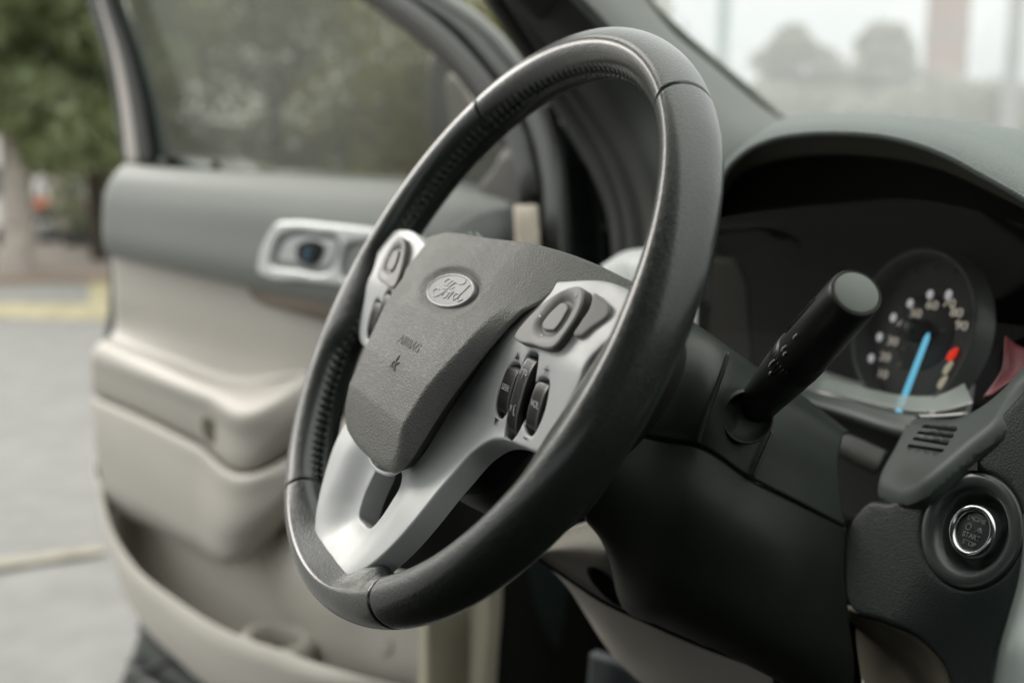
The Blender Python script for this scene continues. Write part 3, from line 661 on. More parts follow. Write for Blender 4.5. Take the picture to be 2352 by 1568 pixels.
for X, Y in dots:
    a, b, z = gp(*R_(X, Y)); F_ = Frame(GF(a, b, z), GF.x, GF.y, GF.z)
    mb.add([F_(.0031*math.cos(t), .0036*math.sin(t), c) for c in (0, .0008) for t in np.linspace(0, 2*math.pi, 12, endpoint=False)], [tuple(range(12))[::-1], tuple(range(12, 24))]+[(i, (i+1) % 12, 12+(i+1) % 12, 12+i) for i in range(12)])
pass
mb.build('scale_dots', M['white_l'], dial)
mb = MB()
for (X, Y), t_ in zip([(605, 985), (625, 860), (680, 745), (755, 625), (850, 540), (970, 480), (1095, 465), (1150, 535), (1185, 630)], '10 20 30 40 50 60 70 80 90'.split()):
    a, b, z = gp(*R_(X, Y)); textmb(mb, t_, .0095, GF, a, b, z, .0003, sx=1.3)
mb.build('scale_figures', M['dim_l'], dial)
mb = MB()
for (X, Y) in [(740, 920), (770, 800), (840, 700), (955, 655), (1050, 665)]:
    a, b, z = gp(*R_(X, Y)); mb.box((a-.0035, b-.0012, z), (a+.0035, b+.0012, z+.0004), GF)
mb.build('inner_scale', mat('inner_scale_glow', (.10, .08, .07), .6), dial)
mb = MB(); a, b, z = gp(*R_(1120, 835)); mb.tube([GF(a-.0022, b-.005, z), GF(a, b, z), GF(a+.003, b+.0045, z)], [.0022, .0028, .0014], 10, 10); mb.build('red_mark', M['red'], dial)
mb = MB()
for (X, Y) in [(1085, 935), (1045, 1040), (1018, 1140), (990, 1228)]:
    a, b, z = gp(*R_(X, Y)); mb.tube([GF(a-.0018, b-.005, z), GF(a, b, z), GF(a+.0028, b+.0045, z)], [.0016, .0022, .0012], 8, 8)
mb.build('scale_ticks', M['cream_l'], dial)
mb = MB(); p0, p1 = gp(*R_(712, 1290), .004), gp(*R_(932, 718), .004)
d_ = np.array(p1[:2])-np.array(p0[:2]); d_ /= np.linalg.norm(d_); nn = np.array([-d_[1], d_[0]])
w0, w1 = .0024, .0018
cs = [(np.array(p0[:2])-nn*w0), (np.array(p0[:2])+nn*w0), (np.array(p1[:2])+nn*w1), (np.array(p1[:2])+d_*.004), (np.array(p1[:2])-nn*w1)]
mb.add([GF(c[0], c[1], z) for z in (.003, .005) for c in cs], [(0, 4, 3, 2, 1), (5, 6, 7, 8, 9)]+[(i, (i+1) % 5, 5+(i+1) % 5, 5+i) for i in range(5)])
mb.build('dial_needle', M['blue'], dial)
mb = MB()
for k in range(61):
    q = math.radians(232-k*4.6); r0, r1 = GR*.88, GR*(.80 if k % 5 == 0 else .84)
    mb.tube([GF(r0*math.cos(q), r0*math.sin(q), -.0085), GF(r1*math.cos(q), r1*math.sin(q), -.0085)], .0004 if k % 5 else .0008, 5)
mb.build('scale_ring', mat('scale_ring_grey', (.10, .09, .075), .6), dial)
lathe('needle_hub', GF, [(GR*.16, -.008), (GR*.15, .004), (GR*.12, .008), (0, .009)], M['key'], dial, 40)
# lower sill of the binnacle; lens reflection painted as pale shelf and veil
sill_a = dY([(1790, 870, .385), (1867, 880, .385), (1960, 900, .385), (2070, 925, .385), (2140, 935, .385), (2230, 915, .385)])
sill_b = dY([(1820, 925, .335), (1867, 897, .325), (1960, 920, .322), (2068, 948, .318), (2140, 952, .316), (2220, 948, .316)])
loft('gauge_reflection_shelf', [dY([(1830, 820, .40), (1890, 850, .395), (1985, 880, .395), (2080, 905, .395), (2150, 905, .395), (2235, 880, .395)]), sill_a, sill_b], mat('shelf_reflection_pale', (.55, .55, .53), .35, coat=.5), dash, nu=50, nv=17, thick=.002)
loft('shelf_front', [dY([(1800, 885, .324), (1867, 897, .324), (1960, 920, .321), (2070, 948, .317), (2110, 952, .316)]), dY([(1780, 900, .314), (1848, 922, .314), (1950, 955, .312), (2058, 992, .308), (2100, 1005, .308)]),
      dY([(1780, 915, .318), (1850, 930, .318), (1950, 965, .316), (2058, 1002, .312), (2100, 1015, .312)])], M['ventpan'], dash, nu=50, nv=17, thick=.002)
loft('recess_wall', [dY([(1800, 905, .36), (1850, 918, .36), (1950, 950, .36), (2058, 985, .36), (2110, 1000, .36)]), dY([(1800, 1050, .35), (1880, 1080, .35), (1950, 1110, .35), (2000, 1140, .35), (2060, 1180, .35)]), dY([(1800, 1250, .34), (1880, 1270, .34), (1950, 1290, .34), (2000, 1300, .34), (2060, 1300, .34)])], M['black2'], dash, nu=30, nv=17)
rw = loft('recess_block', [dY([(1915, 985, .315), (1960, 1000, .315), (2040, 1035, .315)]), dY([(1912, 1020, .31), (1955, 1045, .31), (2020, 1075, .31)]), dY([(1905, 1032, .32), (1950, 1062, .32), (2010, 1090, .32)])], M['shroud'], dash, nu=20, nv=12)
# gauge lens
lc = dY([(1500, 520, .335), (1900, 470, .335), (2120, 460, .335), (2300, 500, .335), (2480, 560, .335)])
ld_ = dY([(1500, 840, .345), (1980, 915, .345), (2090, 940, .345), (2180, 945, .345), (2420, 900, .345)])
lens = loft('gauge_lens', [lc, dY([(1500, 740, .350), (1900, 730, .352), (2110, 730, .352), (2300, 745, .350), (2460, 780, .348)]), ld_], M['glass'], dial, nu=30, nv=20, thick=0)
loft('lens_reflection_band', [dY([(1895, 868, .352), (1985, 890, .352), (2080, 908, .352), (2160, 905, .352), (2215, 880, .352)]), dY([(1880, 890, .345), (1975, 918, .345), (2070, 940, .345), (2150, 945, .345), (2235, 925, .345)])], pane('lens_reflection_veil', (.75, .78, .77), 1.0, .2, haze=.6, haze_col=(.85, .88, .86), front=True), dial, nu=30, nv=10, thick=0)  # milky band over the dial foot, painted lens reflection
loft('red_reflection_strip', [dY([(2308, 770, .35), (2335, 790, .35), (2360, 800, .35), (2400, 820, .35)]), dY([(2300, 850, .335), (2312, 868, .335), (2335, 868, .335), (2370, 870, .335)]), dY([(2257, 912, .325), (2275, 905, .325), (2300, 885, .325), (2330, 865, .325)])], M['red_refl'], dash, nu=20, nv=20, thick=.002)  # red strip added for a reflection in the gauge lens
# padded skin with the starter button
A_, B_, C_ = U(2230, 1075, .55), U(2352, 1075, .525), U(2210, 1400, .50)
sx_ = np.array([.62, .78, 0]); sx_ /= np.linalg.norm(sx_)
pz = np.array([-.10, -.93, .34]); pz /= np.linalg.norm(pz); px_ = np.cross([0, 0, 1], pz); px_ /= np.linalg.norm(px_)
BF = Frame(U(2226, 1216, .56), px_, np.cross(pz, px_), pz)
hb = lambda L, z=0: [BF.hit(x, y, z) for x, y in L]
e2 = hb([(2126, 1190), (2317, 1180), (2257, 1083), (2182, 1340), (2235, 1168), (2235, 1281), (2194, 1224), (2276, 1224)]); print('BTN', e2)
BR = (abs(e2[2][1])+abs(e2[3][1]))/2
hole = [(BR*.98*math.cos(2*math.pi*k/64), BR*.98*math.sin(2*math.pi*k/64)) for k in range(64)]
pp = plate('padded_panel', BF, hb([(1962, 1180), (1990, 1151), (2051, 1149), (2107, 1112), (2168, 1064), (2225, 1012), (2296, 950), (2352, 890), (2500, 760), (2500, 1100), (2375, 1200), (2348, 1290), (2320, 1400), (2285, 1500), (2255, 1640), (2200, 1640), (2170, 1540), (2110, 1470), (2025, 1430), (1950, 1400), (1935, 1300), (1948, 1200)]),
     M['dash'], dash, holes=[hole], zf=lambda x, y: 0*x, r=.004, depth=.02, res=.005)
tag(pp, 'dark padded dash panel around the starter button')
lathe('button_surround', BF, [(BR*1.02, -.004), (BR*1.0, .0000), (BR*.97, .0008), (BR*.90, .0010), (BR*.80, .0006), (BR*.72, -.001), (BR*.66, -.006), (BR*.60, -.011), (BR*.54, -.013), (BR*.3, -.0135)], mat('surround_gloss', (.030, .037, .035), .38, coat=.2), pp, 96)
sb = lathe('start_button', BF, [(BR*.50, -.0145), (BR*.49, -.006), (BR*.47, -.0030), (BR*.43, -.0008), (BR*.39, -.0006), (BR*.33, -.0028), (BR*.34, -.0045)], M['chrome2'], pp, 96)
tag(sb, 'chrome ringed round starter button')
lathe('button_face', BF, [(BR*.345, -.006), (BR*.325, -.0038), (BR*.30, -.0036), (0, -.0036)], mat('button_face_dark', (.035, .042, .04), .35), sb, 64)
mb = MB(); z = -.0033
textmb(mb, 'ENGINE', BR*.115, BF, 0, BR*.20, z, .0002, sx=.95); textmb(mb, 'START', BR*.125, BF, 0, -BR*.10, z, .0002, sx=1.0); textmb(mb, 'STOP', BR*.115, BF, 0, -BR*.225, z, .0002, sx=1.0)
mb.tube([BF(-BR*.11+BR*.05*math.cos(t), BR*.04+BR*.055*math.sin(t), z) for t in np.linspace(0, 2*math.pi, 20)], .0003, 6, cap=False)
mb.tube([BF(BR*.12+BR*.035*math.cos(t), BR*.05+BR*.035*math.sin(t), z) for t in np.linspace(0, 2*math.pi, 16)], .0003, 6, cap=False)
mb.tube([BF(BR*.04, 0, z), BF(BR*.10, BR*.07, z), BF(BR*.19, BR*.01, z)], .0003, 6)
mb.build('button_print', mat('button_grey_print', (.22, .25, .24), .6), sb)
# panel with air slots; surface frame through three measured points
bfd = lambda x, y: ((BF.o-CAM)@BF.z)/(ray(x, y)@BF.z)
A_, B_, C_ = U(2140, 950, bfd(2140, 950)+.035), U(2300, 970, bfd(2300, 970)-.006), U(2051, 1150, bfd(2051, 1150)-.008)
vx = (B_-A_)/np.linalg.norm(B_-A_); vz = np.cross(vx, A_-C_); vz /= np.linalg.norm(vz)
if vz@(CAM-A_) < 0: vz = -vz
VF = Frame(A_, vx, np.cross(vz, vx), vz)
hv = lambda L, z=0: [VF.hit(x, y, z) for x, y in L]
slots = []
for (x0, y0, x1, y1) in ((2119, 978, 2195, 987), (2108, 992, 2187, 1002), (2098, 1006, 2176, 1019), (2086, 1022, 2165, 1034)):
    a, b = VF.hit(x0, y0), VF.hit(x1, y1); a, b = np.array(a), np.array(b); d = (b-a)/np.linalg.norm(b-a); n_ = np.array([-d[1], d[0]]); h_ = .0010
    slots.append([tuple(b+d*h_*math.cos(q)+n_*h_*math.sin(q)) for q in np.linspace(-math.pi/2, math.pi/2, 7)]+[tuple(b+(a-b)*q+n_*h_) for q in (.25, .5, .75)]+[tuple(a-d*h_*math.cos(q)-n_*h_*math.sin(q)) for q in np.linspace(-math.pi/2, math.pi/2, 7)]+[tuple(a+(b-a)*q-n_*h_) for q in (.25, .5, .75)])
vpl = hv([(2092, 952), (2140, 950), (2185, 947), (2235, 928), (2290, 888), (2340, 830), (2440, 700), (2520, 760), (2352, 885), (2292, 978), (2222, 1035), (2165, 1084), (2110, 1128), (2060, 1148), (2024, 1140), (2000, 1120), (2012, 1080), (2035, 1040), (2062, 990)])
vout = cr(vpl, 90, closed=True)
vp = plate('vent_panel', VF, vout,
     M['ventpan'], dash, holes=slots, zf=lambda x, y: -.006*(1-np.sin(np.clip(pdist(np.stack([np.ravel(x), np.ravel(y)], -1), vout).reshape(np.shape(x))/.010, 0, 1)*math.pi/2)), r=.0005, depth=.006, res=.003, smooth_outline=False)
tag(vp, 'grey green panel with four short air slots')
mb = MB(); q0 = hv([(2060, 960), (2220, 960), (2220, 1060), (2060, 1060)]); mb.add([VF(a, b, -.008) for a, b in q0], [(0, 1, 2, 3)]); mb.build('slot_backing', M['black2'], vp)
# silver edge of the centre stack at the far right
loft('console_trim', [crv([(2352, 1180, .46), (2349, 1260, .46), (2340, 1330, .45), (2318, 1410, .44), (2298, 1480, .43), (2278, 1600, .42)]), crv([(2372, 1180, .452), (2366, 1260, .45), (2356, 1330, .44), (2334, 1410, .43), (2312, 1480, .42), (2292, 1600, .41)]), crv([(2500, 1180, .44), (2500, 1260, .44), (2500, 1330, .43), (2490, 1410, .42), (2480, 1480, .41), (2480, 1600, .40)])], mat('console_silver', (.27, .30, .285), .42, metal=.2), dash, nu=40, nv=20, thick=.003)
# lower dash in beige with the round sensor hole, and a beige side painted in shade
def bl(L): return crv(L)
knee = loft('knee_panel', [bl([(1200, 1262, .70), (1270, 1225, .70), (1340, 1200, .70), (1420, 1180, .70), (1500, 1170, .70)]), bl([(1222, 1272, .69), (1300, 1265, .685), (1380, 1270, .68), (1480, 1300, .68), (1600, 1340, .68)]),
      bl([(1232, 1278, .695), (1300, 1322, .69), (1385, 1378, .685), (1475, 1420, .68), (1600, 1475, .675)])], M['beige'], dash, nu=60, nv=30, thick=.003)
loft('knee_panel_lower', [bl([(1234, 1281, .70), (1302, 1326, .695), (1387, 1382, .69), (1477, 1424, .685), (1620, 1478, .68), (1760, 1530, .67), (1900, 1590, .66)]),
      bl([(1296, 1332, .72), (1335, 1390, .72), (1400, 1450, .71), (1500, 1500, .70), (1640, 1560, .69), (1760, 1600, .68), (1900, 1650, .67)]),
      bl([(1298, 1332, .78), (1345, 1410, .78), (1405, 1500, .78), (1490, 1580, .77), (1600, 1640, .76), (1740, 1700, .75), (1880, 1720, .74)])], M['beige'], dash, nu=60, nv=30, thick=.003)
mb = MB(); mb.tube(bl([(1232, 1280, .692), (1300, 1325, .687), (1385, 1381, .682), (1475, 1423, .677), (1600, 1478, .672), (1745, 1532, .668)]), .0014, 8, 40); mb.build('panel_joint', M['black2'], knee)
hF = Frame(U(1393, 1346, .675), np.array([.0, 0, 0]), np.array([0, 0, 0]), np.array([0, 0, 0]))
c0, c1, c2 = U(1393, 1346, .679), U(1435, 1390, .677), U(1375, 1352, .677)
u1 = c1-c0; u2 = U(1378, 1358, .678)-c0
hF = Frame(c0, u1, u2, -np.cross(u1, u2)/np.linalg.norm(np.cross(u1, u2))*1)
if hF.z@(CAM-c0) < 0: hF.z = -hF.z
lathe('panel_hole', Frame(c0, u1, u2, hF.z), [(0, .0004), (.80, .0004), (.84, .0018), (.92, .0024), (1.0, .0010), (1.02, -.003)], M['black2'], knee, 48)
loft('console_side', [crv([(1942, 1398, .62), (2025, 1428, .60), (2107, 1468, .585), (2164, 1526, .57), (2200, 1620, .56)]), crv([(1958, 1450, .66), (2010, 1500, .65), (2060, 1540, .64), (2110, 1600, .63), (2140, 1640, .62)]), crv([(1966, 1530, .70), (1990, 1580, .70), (2020, 1620, .69), (2060, 1660, .68), (2090, 1690, .67)])], mat('beige_side_in_shade', (.12, .11, .08), .8), dash, nu=30, nv=20)  # beige console side, its shadow put into the dark colour
loft('dash_under', [crv([(1740, 1130, .66), (1850, 1150, .65), (1960, 1180, .64), (2060, 1150, .62)]), crv([(1760, 1350, .66), (1830, 1370, .65), (1900, 1385, .645), (1968, 1394, .64)]), crv([(1780, 1650, .66), (1850, 1650, .655), (1910, 1645, .65), (1990, 1640, .65)])], M['black2'], dash, nu=30, nv=20)
# pale end of the dash seen past the hub
loft('dash_end', [crv([(1380, 612, .95), (1428, 580, .95), (1480, 570, .93), (1560, 560, .9)]), crv([(1385, 618, .90), (1430, 600, .90), (1480, 600, .88), (1560, 600, .86)]), crv([(1400, 660, .88), (1450, 660, .88), (1500, 660, .86), (1560, 660, .85)])], mat('pale_dash_end', (.55, .57, .56), .5), dash, nu=30, nv=20)
loft('knee_shade_sheet', [crv([(840, 900, .80), (960, 900, .78), (1080, 900, .76), (1200, 900, .74), (1290, 900, .72)]), crv([(850, 1150, .80), (960, 1150, .78), (1080, 1150, .76), (1200, 1140, .73), (1290, 1130, .71)]), crv([(880, 1300, .82), (980, 1315, .79), (1080, 1300, .77), (1170, 1262, .745), (1250, 1210, .72)])], M['black2'], column, nu=30, nv=20)  # black sheet added as the knee shadow behind the spokes
# ---------------------------------------------------------------- driver door, swung open
dl = lambda L: [D3(*p) for p in L]
# painted shell behind the trim
def hd(L, n=0): return [DF.hit(x, y, n) for x, y in L]
shell = hd([(292, 392), (262, 430), (248, 520), (245, 700), (228, 820), (226, 1050), (262, 1240), (318, 1425), (300, 1500), (262, 1620), (300, 1760), (700, 1900), (1100, 1750), (1160, 1500), (1175, 1200), (1185, 900), (1190, 600), (1195, 470), (1100, 425), (940, 412), (600, 398)], -.02)
door = plate('driver_door', Frame(DF.o-DF.z*.02, DF.x, DF.y, DF.z), shell, M['paint'], car, r=.01, depth=.11, res=.04)
tag(door, 'open driver door with grey upper trim and beige lower trim')
hi = plate('door_sill_edge', Frame(DF.o-DF.z*.0, DF.x, DF.y, DF.z), hd([(330, 1440), (300, 1500), (272, 1568), (262, 1640), (420, 1720), (700, 1760), (640, 1690), (520, 1600), (420, 1530), (370, 1470)]), M['paint'], door, r=.012, depth=.03, res=.03)
mb = MB()
mb.tube(dl([(296, 1512, .012), (312, 1540, .012), (345, 1568, .012), (400, 1600, .012)]), .007, 10, 16); mb.build('sill_rubber', M['frame_grey'], door)
mb = MB(); mb.tube(dl([(318, 1437, .008), (420, 1545, .008), (520, 1615, .008)]), .004, 8, 16); mb.tube(dl([(292, 1560, .014), (420, 1500, .006)]), .006, 8, 10); mb.build('door_lower_seal', M['rubber'], door)
c = [dl([(292, 383, -.01), (380, 388, -.01), (600, 401, -.01), (760, 411, -.01), (940, 424, -.01), (1060, 436, -.01), (1180, 470, -.01)]),
     dl([(285, 378, .006), (380, 385, .006), (600, 398, .006), (760, 408, .006), (940, 420, .006), (1060, 432, .006), (1180, 466, .006)]),
     dl([(262, 402, .028), (380, 407, .03), (600, 424, .03), (760, 438, .03), (940, 452, .03), (1060, 468, .028), (1180, 500, .02)]),
     dl([(242, 440, .040), (380, 455, .046), (600, 476, .046), (760, 492, .046), (940, 508, .044), (1060, 524, .038), (1180, 550, .02)]),
     dl([(236, 500, .044), (380, 520, .052), (600, 552, .052), (760, 575, .052), (940, 600, .05), (1060, 620, .042), (1180, 640, .02)]),
     dl([(237, 550, .040), (380, 585, .050), (600, 628, .052), (760, 662, .052), (940, 700, .05), (1060, 720, .042), (1180, 740, .02)]),
     dl([(245, 577, .026), (380, 611, .036), (600, 660, .040), (760, 697, .040), (940, 740, .036), (1060, 760, .03), (1180, 780, .01)]),
     dl([(258, 590, .000), (380, 618, .004), (600, 668, .006), (760, 706, .006), (940, 752, .004), (1060, 772, .0), (1180, 790, -.01)])]
loft('upper_trim', c, M['greytrim'], door, nu=70, nv=64, thick=.003)
c = [dl([(256, 570, .004), (380, 600, .008), (600, 640, .008), (780, 690, .008), (1000, 740, .0)]),
     dl([(262, 680, .000), (400, 700, .006), (600, 745, .010), (780, 790, .010), (1000, 850, .0)]),
     dl([(262, 755, -.004), (400, 790, .004), (560, 835, .010), (740, 842, .010), (1000, 900, .0)]),
     dl([(255, 772, .008), (380, 815, .012), (540, 868, .016), (730, 852, .010), (1000, 920, .0)]),
     dl([(232, 786, .040), (360, 836, .044), (520, 893, .050), (716, 857, .012), (1000, 940, .0)])]
loft('middle_panel', c, M['beige2'], door, nu=60, nv=40, thick=.003)
c = [dl([(250, 776, .020), (370, 822, .024), (530, 878, .030), (640, 866, .014), (720, 852, .006), (800, 838, -.005), (1000, 900, -.02)]),
     dl([(222, 794, .060), (345, 842, .070), (490, 898, .082), (585, 930, .088), (645, 902, .060), (706, 862, .026), (790, 840, .006), (1000, 905, -.01)]),
     dl([(212, 808, .066), (338, 855, .078), (480, 908, .090), (586, 944, .096), (650, 912, .068), (712, 872, .032), (795, 850, .010), (1000, 915, -.01)]),
     dl([(209, 850, .062), (336, 895, .074), (470, 950, .086), (592, 1005, .094), (665, 960, .066), (730, 920, .032), (800, 890, .010), (1000, 950, -.01)]),
     dl([(211, 896, .050), (334, 948, .060), (450, 1004, .070), (598, 1066, .084), (662, 1030, .056), (736, 980, .026), (805, 940, .006), (1000, 1000, -.01)]),
     dl([(216, 906, .030), (340, 956, .040), (452, 1012, .050), (602, 1076, .060), (664, 1040, .040), (738, 990, .016), (806, 950, .0), (1000, 1010, -.01)])]
loft('armrest', c, M['beige2'], door, nu=80, nv=56, thick=.003)
# pull cup on the armrest face, its shading painted as two plates
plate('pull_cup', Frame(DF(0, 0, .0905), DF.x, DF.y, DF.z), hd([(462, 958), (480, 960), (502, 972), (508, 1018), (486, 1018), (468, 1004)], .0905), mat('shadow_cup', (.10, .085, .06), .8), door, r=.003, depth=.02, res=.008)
plate('pull_cup_wall', Frame(DF(0, 0, .0915), DF.x, DF.y, DF.z), hd([(502, 974), (530, 980), (560, 992), (562, 1034), (534, 1030), (508, 1020)], .0915), mat('cup_wall_half_shade', (.27, .24, .20), .7), door, r=.003, depth=.02, res=.008)
c = [dl([(214, 908, .040), (340, 958, .050), (452, 1014, .060), (602, 1078, .070), (664, 1042, .050), (738, 992, .026), (806, 952, .01), (1000, 1010, .0)]),
     dl([(213, 922, .066), (335, 976, .078), (450, 1030, .088), (590, 1096, .100), (655, 1070, .074), (735, 1015, .040), (806, 975, .02), (1000, 1030, .0)]),
     dl([(214, 960, .072), (335, 1020, .084), (448, 1078, .094), (575, 1138, .106), (650, 1110, .078), (735, 1050, .042), (806, 1010, .02), (1000, 1060, .0)]),
     dl([(222, 1060, .074), (335, 1120, .088), (445, 1185, .100), (545, 1232, .112), (640, 1165, .080), (720, 1100, .042), (806, 1060, .02), (1000, 1110, .0)]),
     dl([(240, 1128, .070), (345, 1178, .084), (445, 1235, .096), (535, 1272, .104), (636, 1198, .072), (715, 1130, .036), (806, 1090, .015), (1000, 1140, .0)]),
     dl([(258, 1166, .040), (360, 1212, .056), (448, 1262, .066), (532, 1298, .070), (634, 1218, .046), (712, 1150, .02), (806, 1110, .0), (1000, 1150, -.01)]),
     dl([(270, 1176, -.005), (370, 1218, .0), (452, 1262, .0), (532, 1290, .0), (630, 1210, -.0), (706, 1150, -.01), (800, 1110, -.02), (1000, 1150, -.02)])]
loft('lower_trim', c, M['beige2'], door, nu=80, nv=64, thick=.003)
c = [dl([(250, 1140, -.008), (400, 1180, -.008), (600, 1200, -.008), (800, 1150, -.008), (1000, 1150, -.01)]),
     dl([(262, 1300, -.008), (400, 1350, -.008), (600, 1400, -.006), (800, 1350, -.004), (1000, 1350, -.01)]),
     dl([(330, 1440, -.006), (440, 1520, -.006), (640, 1600, .0), (800, 1600, .0), (1000, 1600, -.01)]),
     dl([(420, 1560, .0), (520, 1640, .0), (660, 1700, .0), (800, 1740, .0), (1000, 1740, -.01)])]
loft('pocket_back', c, M['beige_lit'], door, nu=50, nv=30, thick=.003)
c = [dl([(252, 1150, .050), (268, 1225, .066), (318, 1310, .078), (410, 1395, .086), (520, 1462, .090), (640, 1506, .086), (800, 1560, .074), (930, 1590, .05)]),
     dl([(228, 1110, .074), (250, 1200, .086), (300, 1288, .096), (400, 1374, .104), (515, 1446, .108), (640, 1494, .104), (800, 1548, .090), (930, 1580, .06)]),
     dl([(222, 1100, .070), (243, 1205, .088), (292, 1300, .100), (390, 1390, .108), (505, 1464, .112), (632, 1512, .108), (795, 1566, .094), (930, 1600, .06)]),
     dl([(217, 1085, .060), (238, 1205, .080), (282, 1318, .094), (370, 1420, .104), (480, 1502, .108), (610, 1556, .104), (780, 1610, .09), (930, 1640, .06)]),
     dl([(216, 1060, .030), (238, 1200, .040), (272, 1310, .050), (322, 1425, .056), (402, 1510, .062), (500, 1590, .062), (700, 1680, .06), (930, 1740, .04)]),
     dl([(220, 1040, .0), (242, 1190, .0), (278, 1300, .0), (330, 1410, .0), (412, 1490, .0), (520, 1570, .0), (700, 1650, .0), (930, 1700, .0)])]
loft('map_pocket', c, M['beige_lit'], door, nu=70, nv=50, thick=.003)
c = [dl([(618, 1255, -.004), (640, 1215, .0), (700, 1170, .0), (800, 1130, .0), (968, 1130, .0)]),
     dl([(606, 1290, .0), (650, 1250, .034), (720, 1210, .040), (810, 1180, .030), (968, 1180, .02)]),
     dl([(612, 1340, .0), (665, 1310, .046), (740, 1290, .056), (830, 1280, .040), (968, 1280, .02)]),
     dl([(640, 1400, .0), (705, 1390, .044), (770, 1390, .056), (850, 1380, .040), (968, 1380, .02)]),
     dl([(680, 1450, .0), (735, 1450, .034), (790, 1460, .044), (870, 1460, .036), (968, 1460, .02)]),
     dl([(700, 1510, .0), (760, 1520, .02), (820, 1530, .03), (890, 1530, .03), (968, 1530, .02)]),
     dl([(720, 1600, .0), (780, 1620, .01), (840, 1620, .01), (900, 1620, .01), (968, 1620, .01)])]
loft('speaker_panel', c, M['beige_lit'], door, nu=60, nv=60, thick=.003)
plate('reflector_pad', Frame(DF(0, 0, .034), DF.x, DF.y, DF.z), hd([(780, 1468), (800, 1462), (880, 1458), (896, 1464), (897, 1495), (890, 1506), (860, 1505), (800, 1484)], .034), M['beige2'], door, r=.003, depth=.01, res=.008)
# cup ring in the pocket
K = D3(638, 1462, .050); cF = Frame(K, DF.x, -DF.z*.9+DF.y*.2, DF.y)
lathe('cup_holder', Frame(K, DF.x*1.25, DN*1.0, np.array([0, 0, 1.])), [(.028, -.05), (.033, -.012), (.036, 0), (.042, .004), (.050, .003), (.056, -.004), (.056, -.03)], M['beige2'], door, 48)
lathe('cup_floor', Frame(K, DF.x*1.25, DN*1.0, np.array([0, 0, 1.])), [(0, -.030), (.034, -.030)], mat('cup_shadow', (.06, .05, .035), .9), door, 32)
# pull pocket under the handle, its shadow painted in taupe
c = [dl([(556, 650, .006), (640, 668, .03), (760, 700, .038), (900, 735, .038)]), dl([(570, 680, .006), (640, 700, .028), (760, 722, .034), (900, 760, .034)]), dl([(602, 702, .008), (660, 714, .014), (760, 742, .016), (900, 785, .016)])]
loft('handle_undercut', c, mat('undercut_shade', (.20, .165, .13), .7), door, nu=30, nv=16, thick=.002)
# inner handle in its silver bezel
bF = Frame(DF(0, 0, .054), DF.x, DF.y, DF.z)
hb_ = lambda L, n=.054: [DF.hit(x, y, n) for x, y in L]
bo = hb_([(597, 625), (600, 590), (622, 535), (640, 512), (668, 508), (760, 514), (870, 526), (960, 540), (960, 690), (880, 672), (780, 655), (700, 645), (615, 636)])
bi = hb_([(628, 610), (634, 570), (648, 542), (668, 533), (740, 538), (775, 542), (786, 555), (780, 590), (765, 618), (740, 628), (690, 620), (640, 613)])
bi2 = hb_([(790, 632), (792, 590), (806, 560), (830, 556), (920, 566), (915, 640), (850, 640)])
hz = plate('handle_bezel', bF, bo, M['bezel'], door, holes=[bi, bi2], zf=lambda x, y: .006+0*x, r=.006, depth=.01, res=.006)
hp = plate('handle_well', Frame(DF(0, 0, .046), DF.x, DF.y, DF.z), bo, M['greytrim'], hz, r=.002, depth=.002, res=.02)
hs = mat('handle_satin', (.50, .52, .515), .35, metal=.3)
plate('inner_handle', Frame(DF(0, 0, .0540), DF.x, DF.y, DF.z), hb_([(636, 606), (642, 572), (654, 550), (672, 543), (738, 547), (766, 551), (774, 560), (769, 588), (756, 610), (738, 619), (690, 611), (646, 607)], .054), hs, door, zf=lambda x, y: -.0+0*x, r=.005, depth=.004, res=.006)
plate('handle_recess', Frame(DF(0, 0, .0575), DF.x, DF.y, DF.z), hb_([(684, 561), (690, 557), (734, 559), (739, 563), (731, 598), (724, 605), (690, 601), (681, 596)], .0575), M['black2'], hz, r=.001, depth=.002, res=.006)
plate('handle_blue_reflection', Frame(DF(0, 0, .0595), DF.x, DF.y, DF.z), hb_([(702, 566), (712, 565), (706, 600), (697, 598)], .0595), M['blueg'], hz, r=.0005, depth=.001, res=.006)  # glowing strip added for a blue reflection, no lamp here
plate('lock_switch', Frame(DF(0, 0, .0545), DF.x, DF.y, DF.z), hb_([(800, 625), (805, 585), (818, 568), (850, 566), (905, 574), (900, 632), (850, 632)]), M['greytrim'], hz, zf=lambda x, y: .004+0*x, r=.003, depth=.006, res=.006)
# window glass, frames
gl = [DF.hit(x, y, -.035) for x, y in [(388, 388), (340, 190), (283, -10), (232, -190), (400, -180), (640, -105), (840, 0), (965, 101), (1060, 200), (1150, 330), (1170, 470), (940, 424), (600, 400)]]
wg = plate('window_glass', Frame(DF(0, 0, -.035), DF.x, DF.y, DF.z), gl, M['tint'], door, r=.0005, depth=.003, res=.06, smooth_outline=False)
tag(wg, 'dark tinted window glass of the open door')
def strip(name, L, R, n0, n1, m, nn=24):
    A, B = [D3(x, y, n0) for x, y in L], [D3(x, y, n0) for x, y in R]; C_, D_ = [D3(x, y, n1) for x, y in L], [D3(x, y, n1) for x, y in R]
    M_ = [((np.array(a)+np.array(b))/2) for a, b in zip(C_, D_)]
    return loft(name, [A, [np.array(c)*.8+np.array(m_)*.2 for c, m_ in zip(C_, M_)], [np.array(c)*.8+np.array(m_)*.2 for c, m_ in zip(D_, M_)], B], m, door, nu=nn, nv=18, thick=.002)
ys = (-215, -60, 0, 130, 270, 384)
cols = {}
X = {0: [138, 186, 202, 243, 270, 287], 1: [166, 214, 229, 263, 283, 293], 2: [171, 219, 235, 276, 305, 319], 3: [186, 234, 252, 300, 336, 354], 4: [198, 246, 264, 313, 352, 369], 5: [219, 267, 284, 331, 368, 389]}
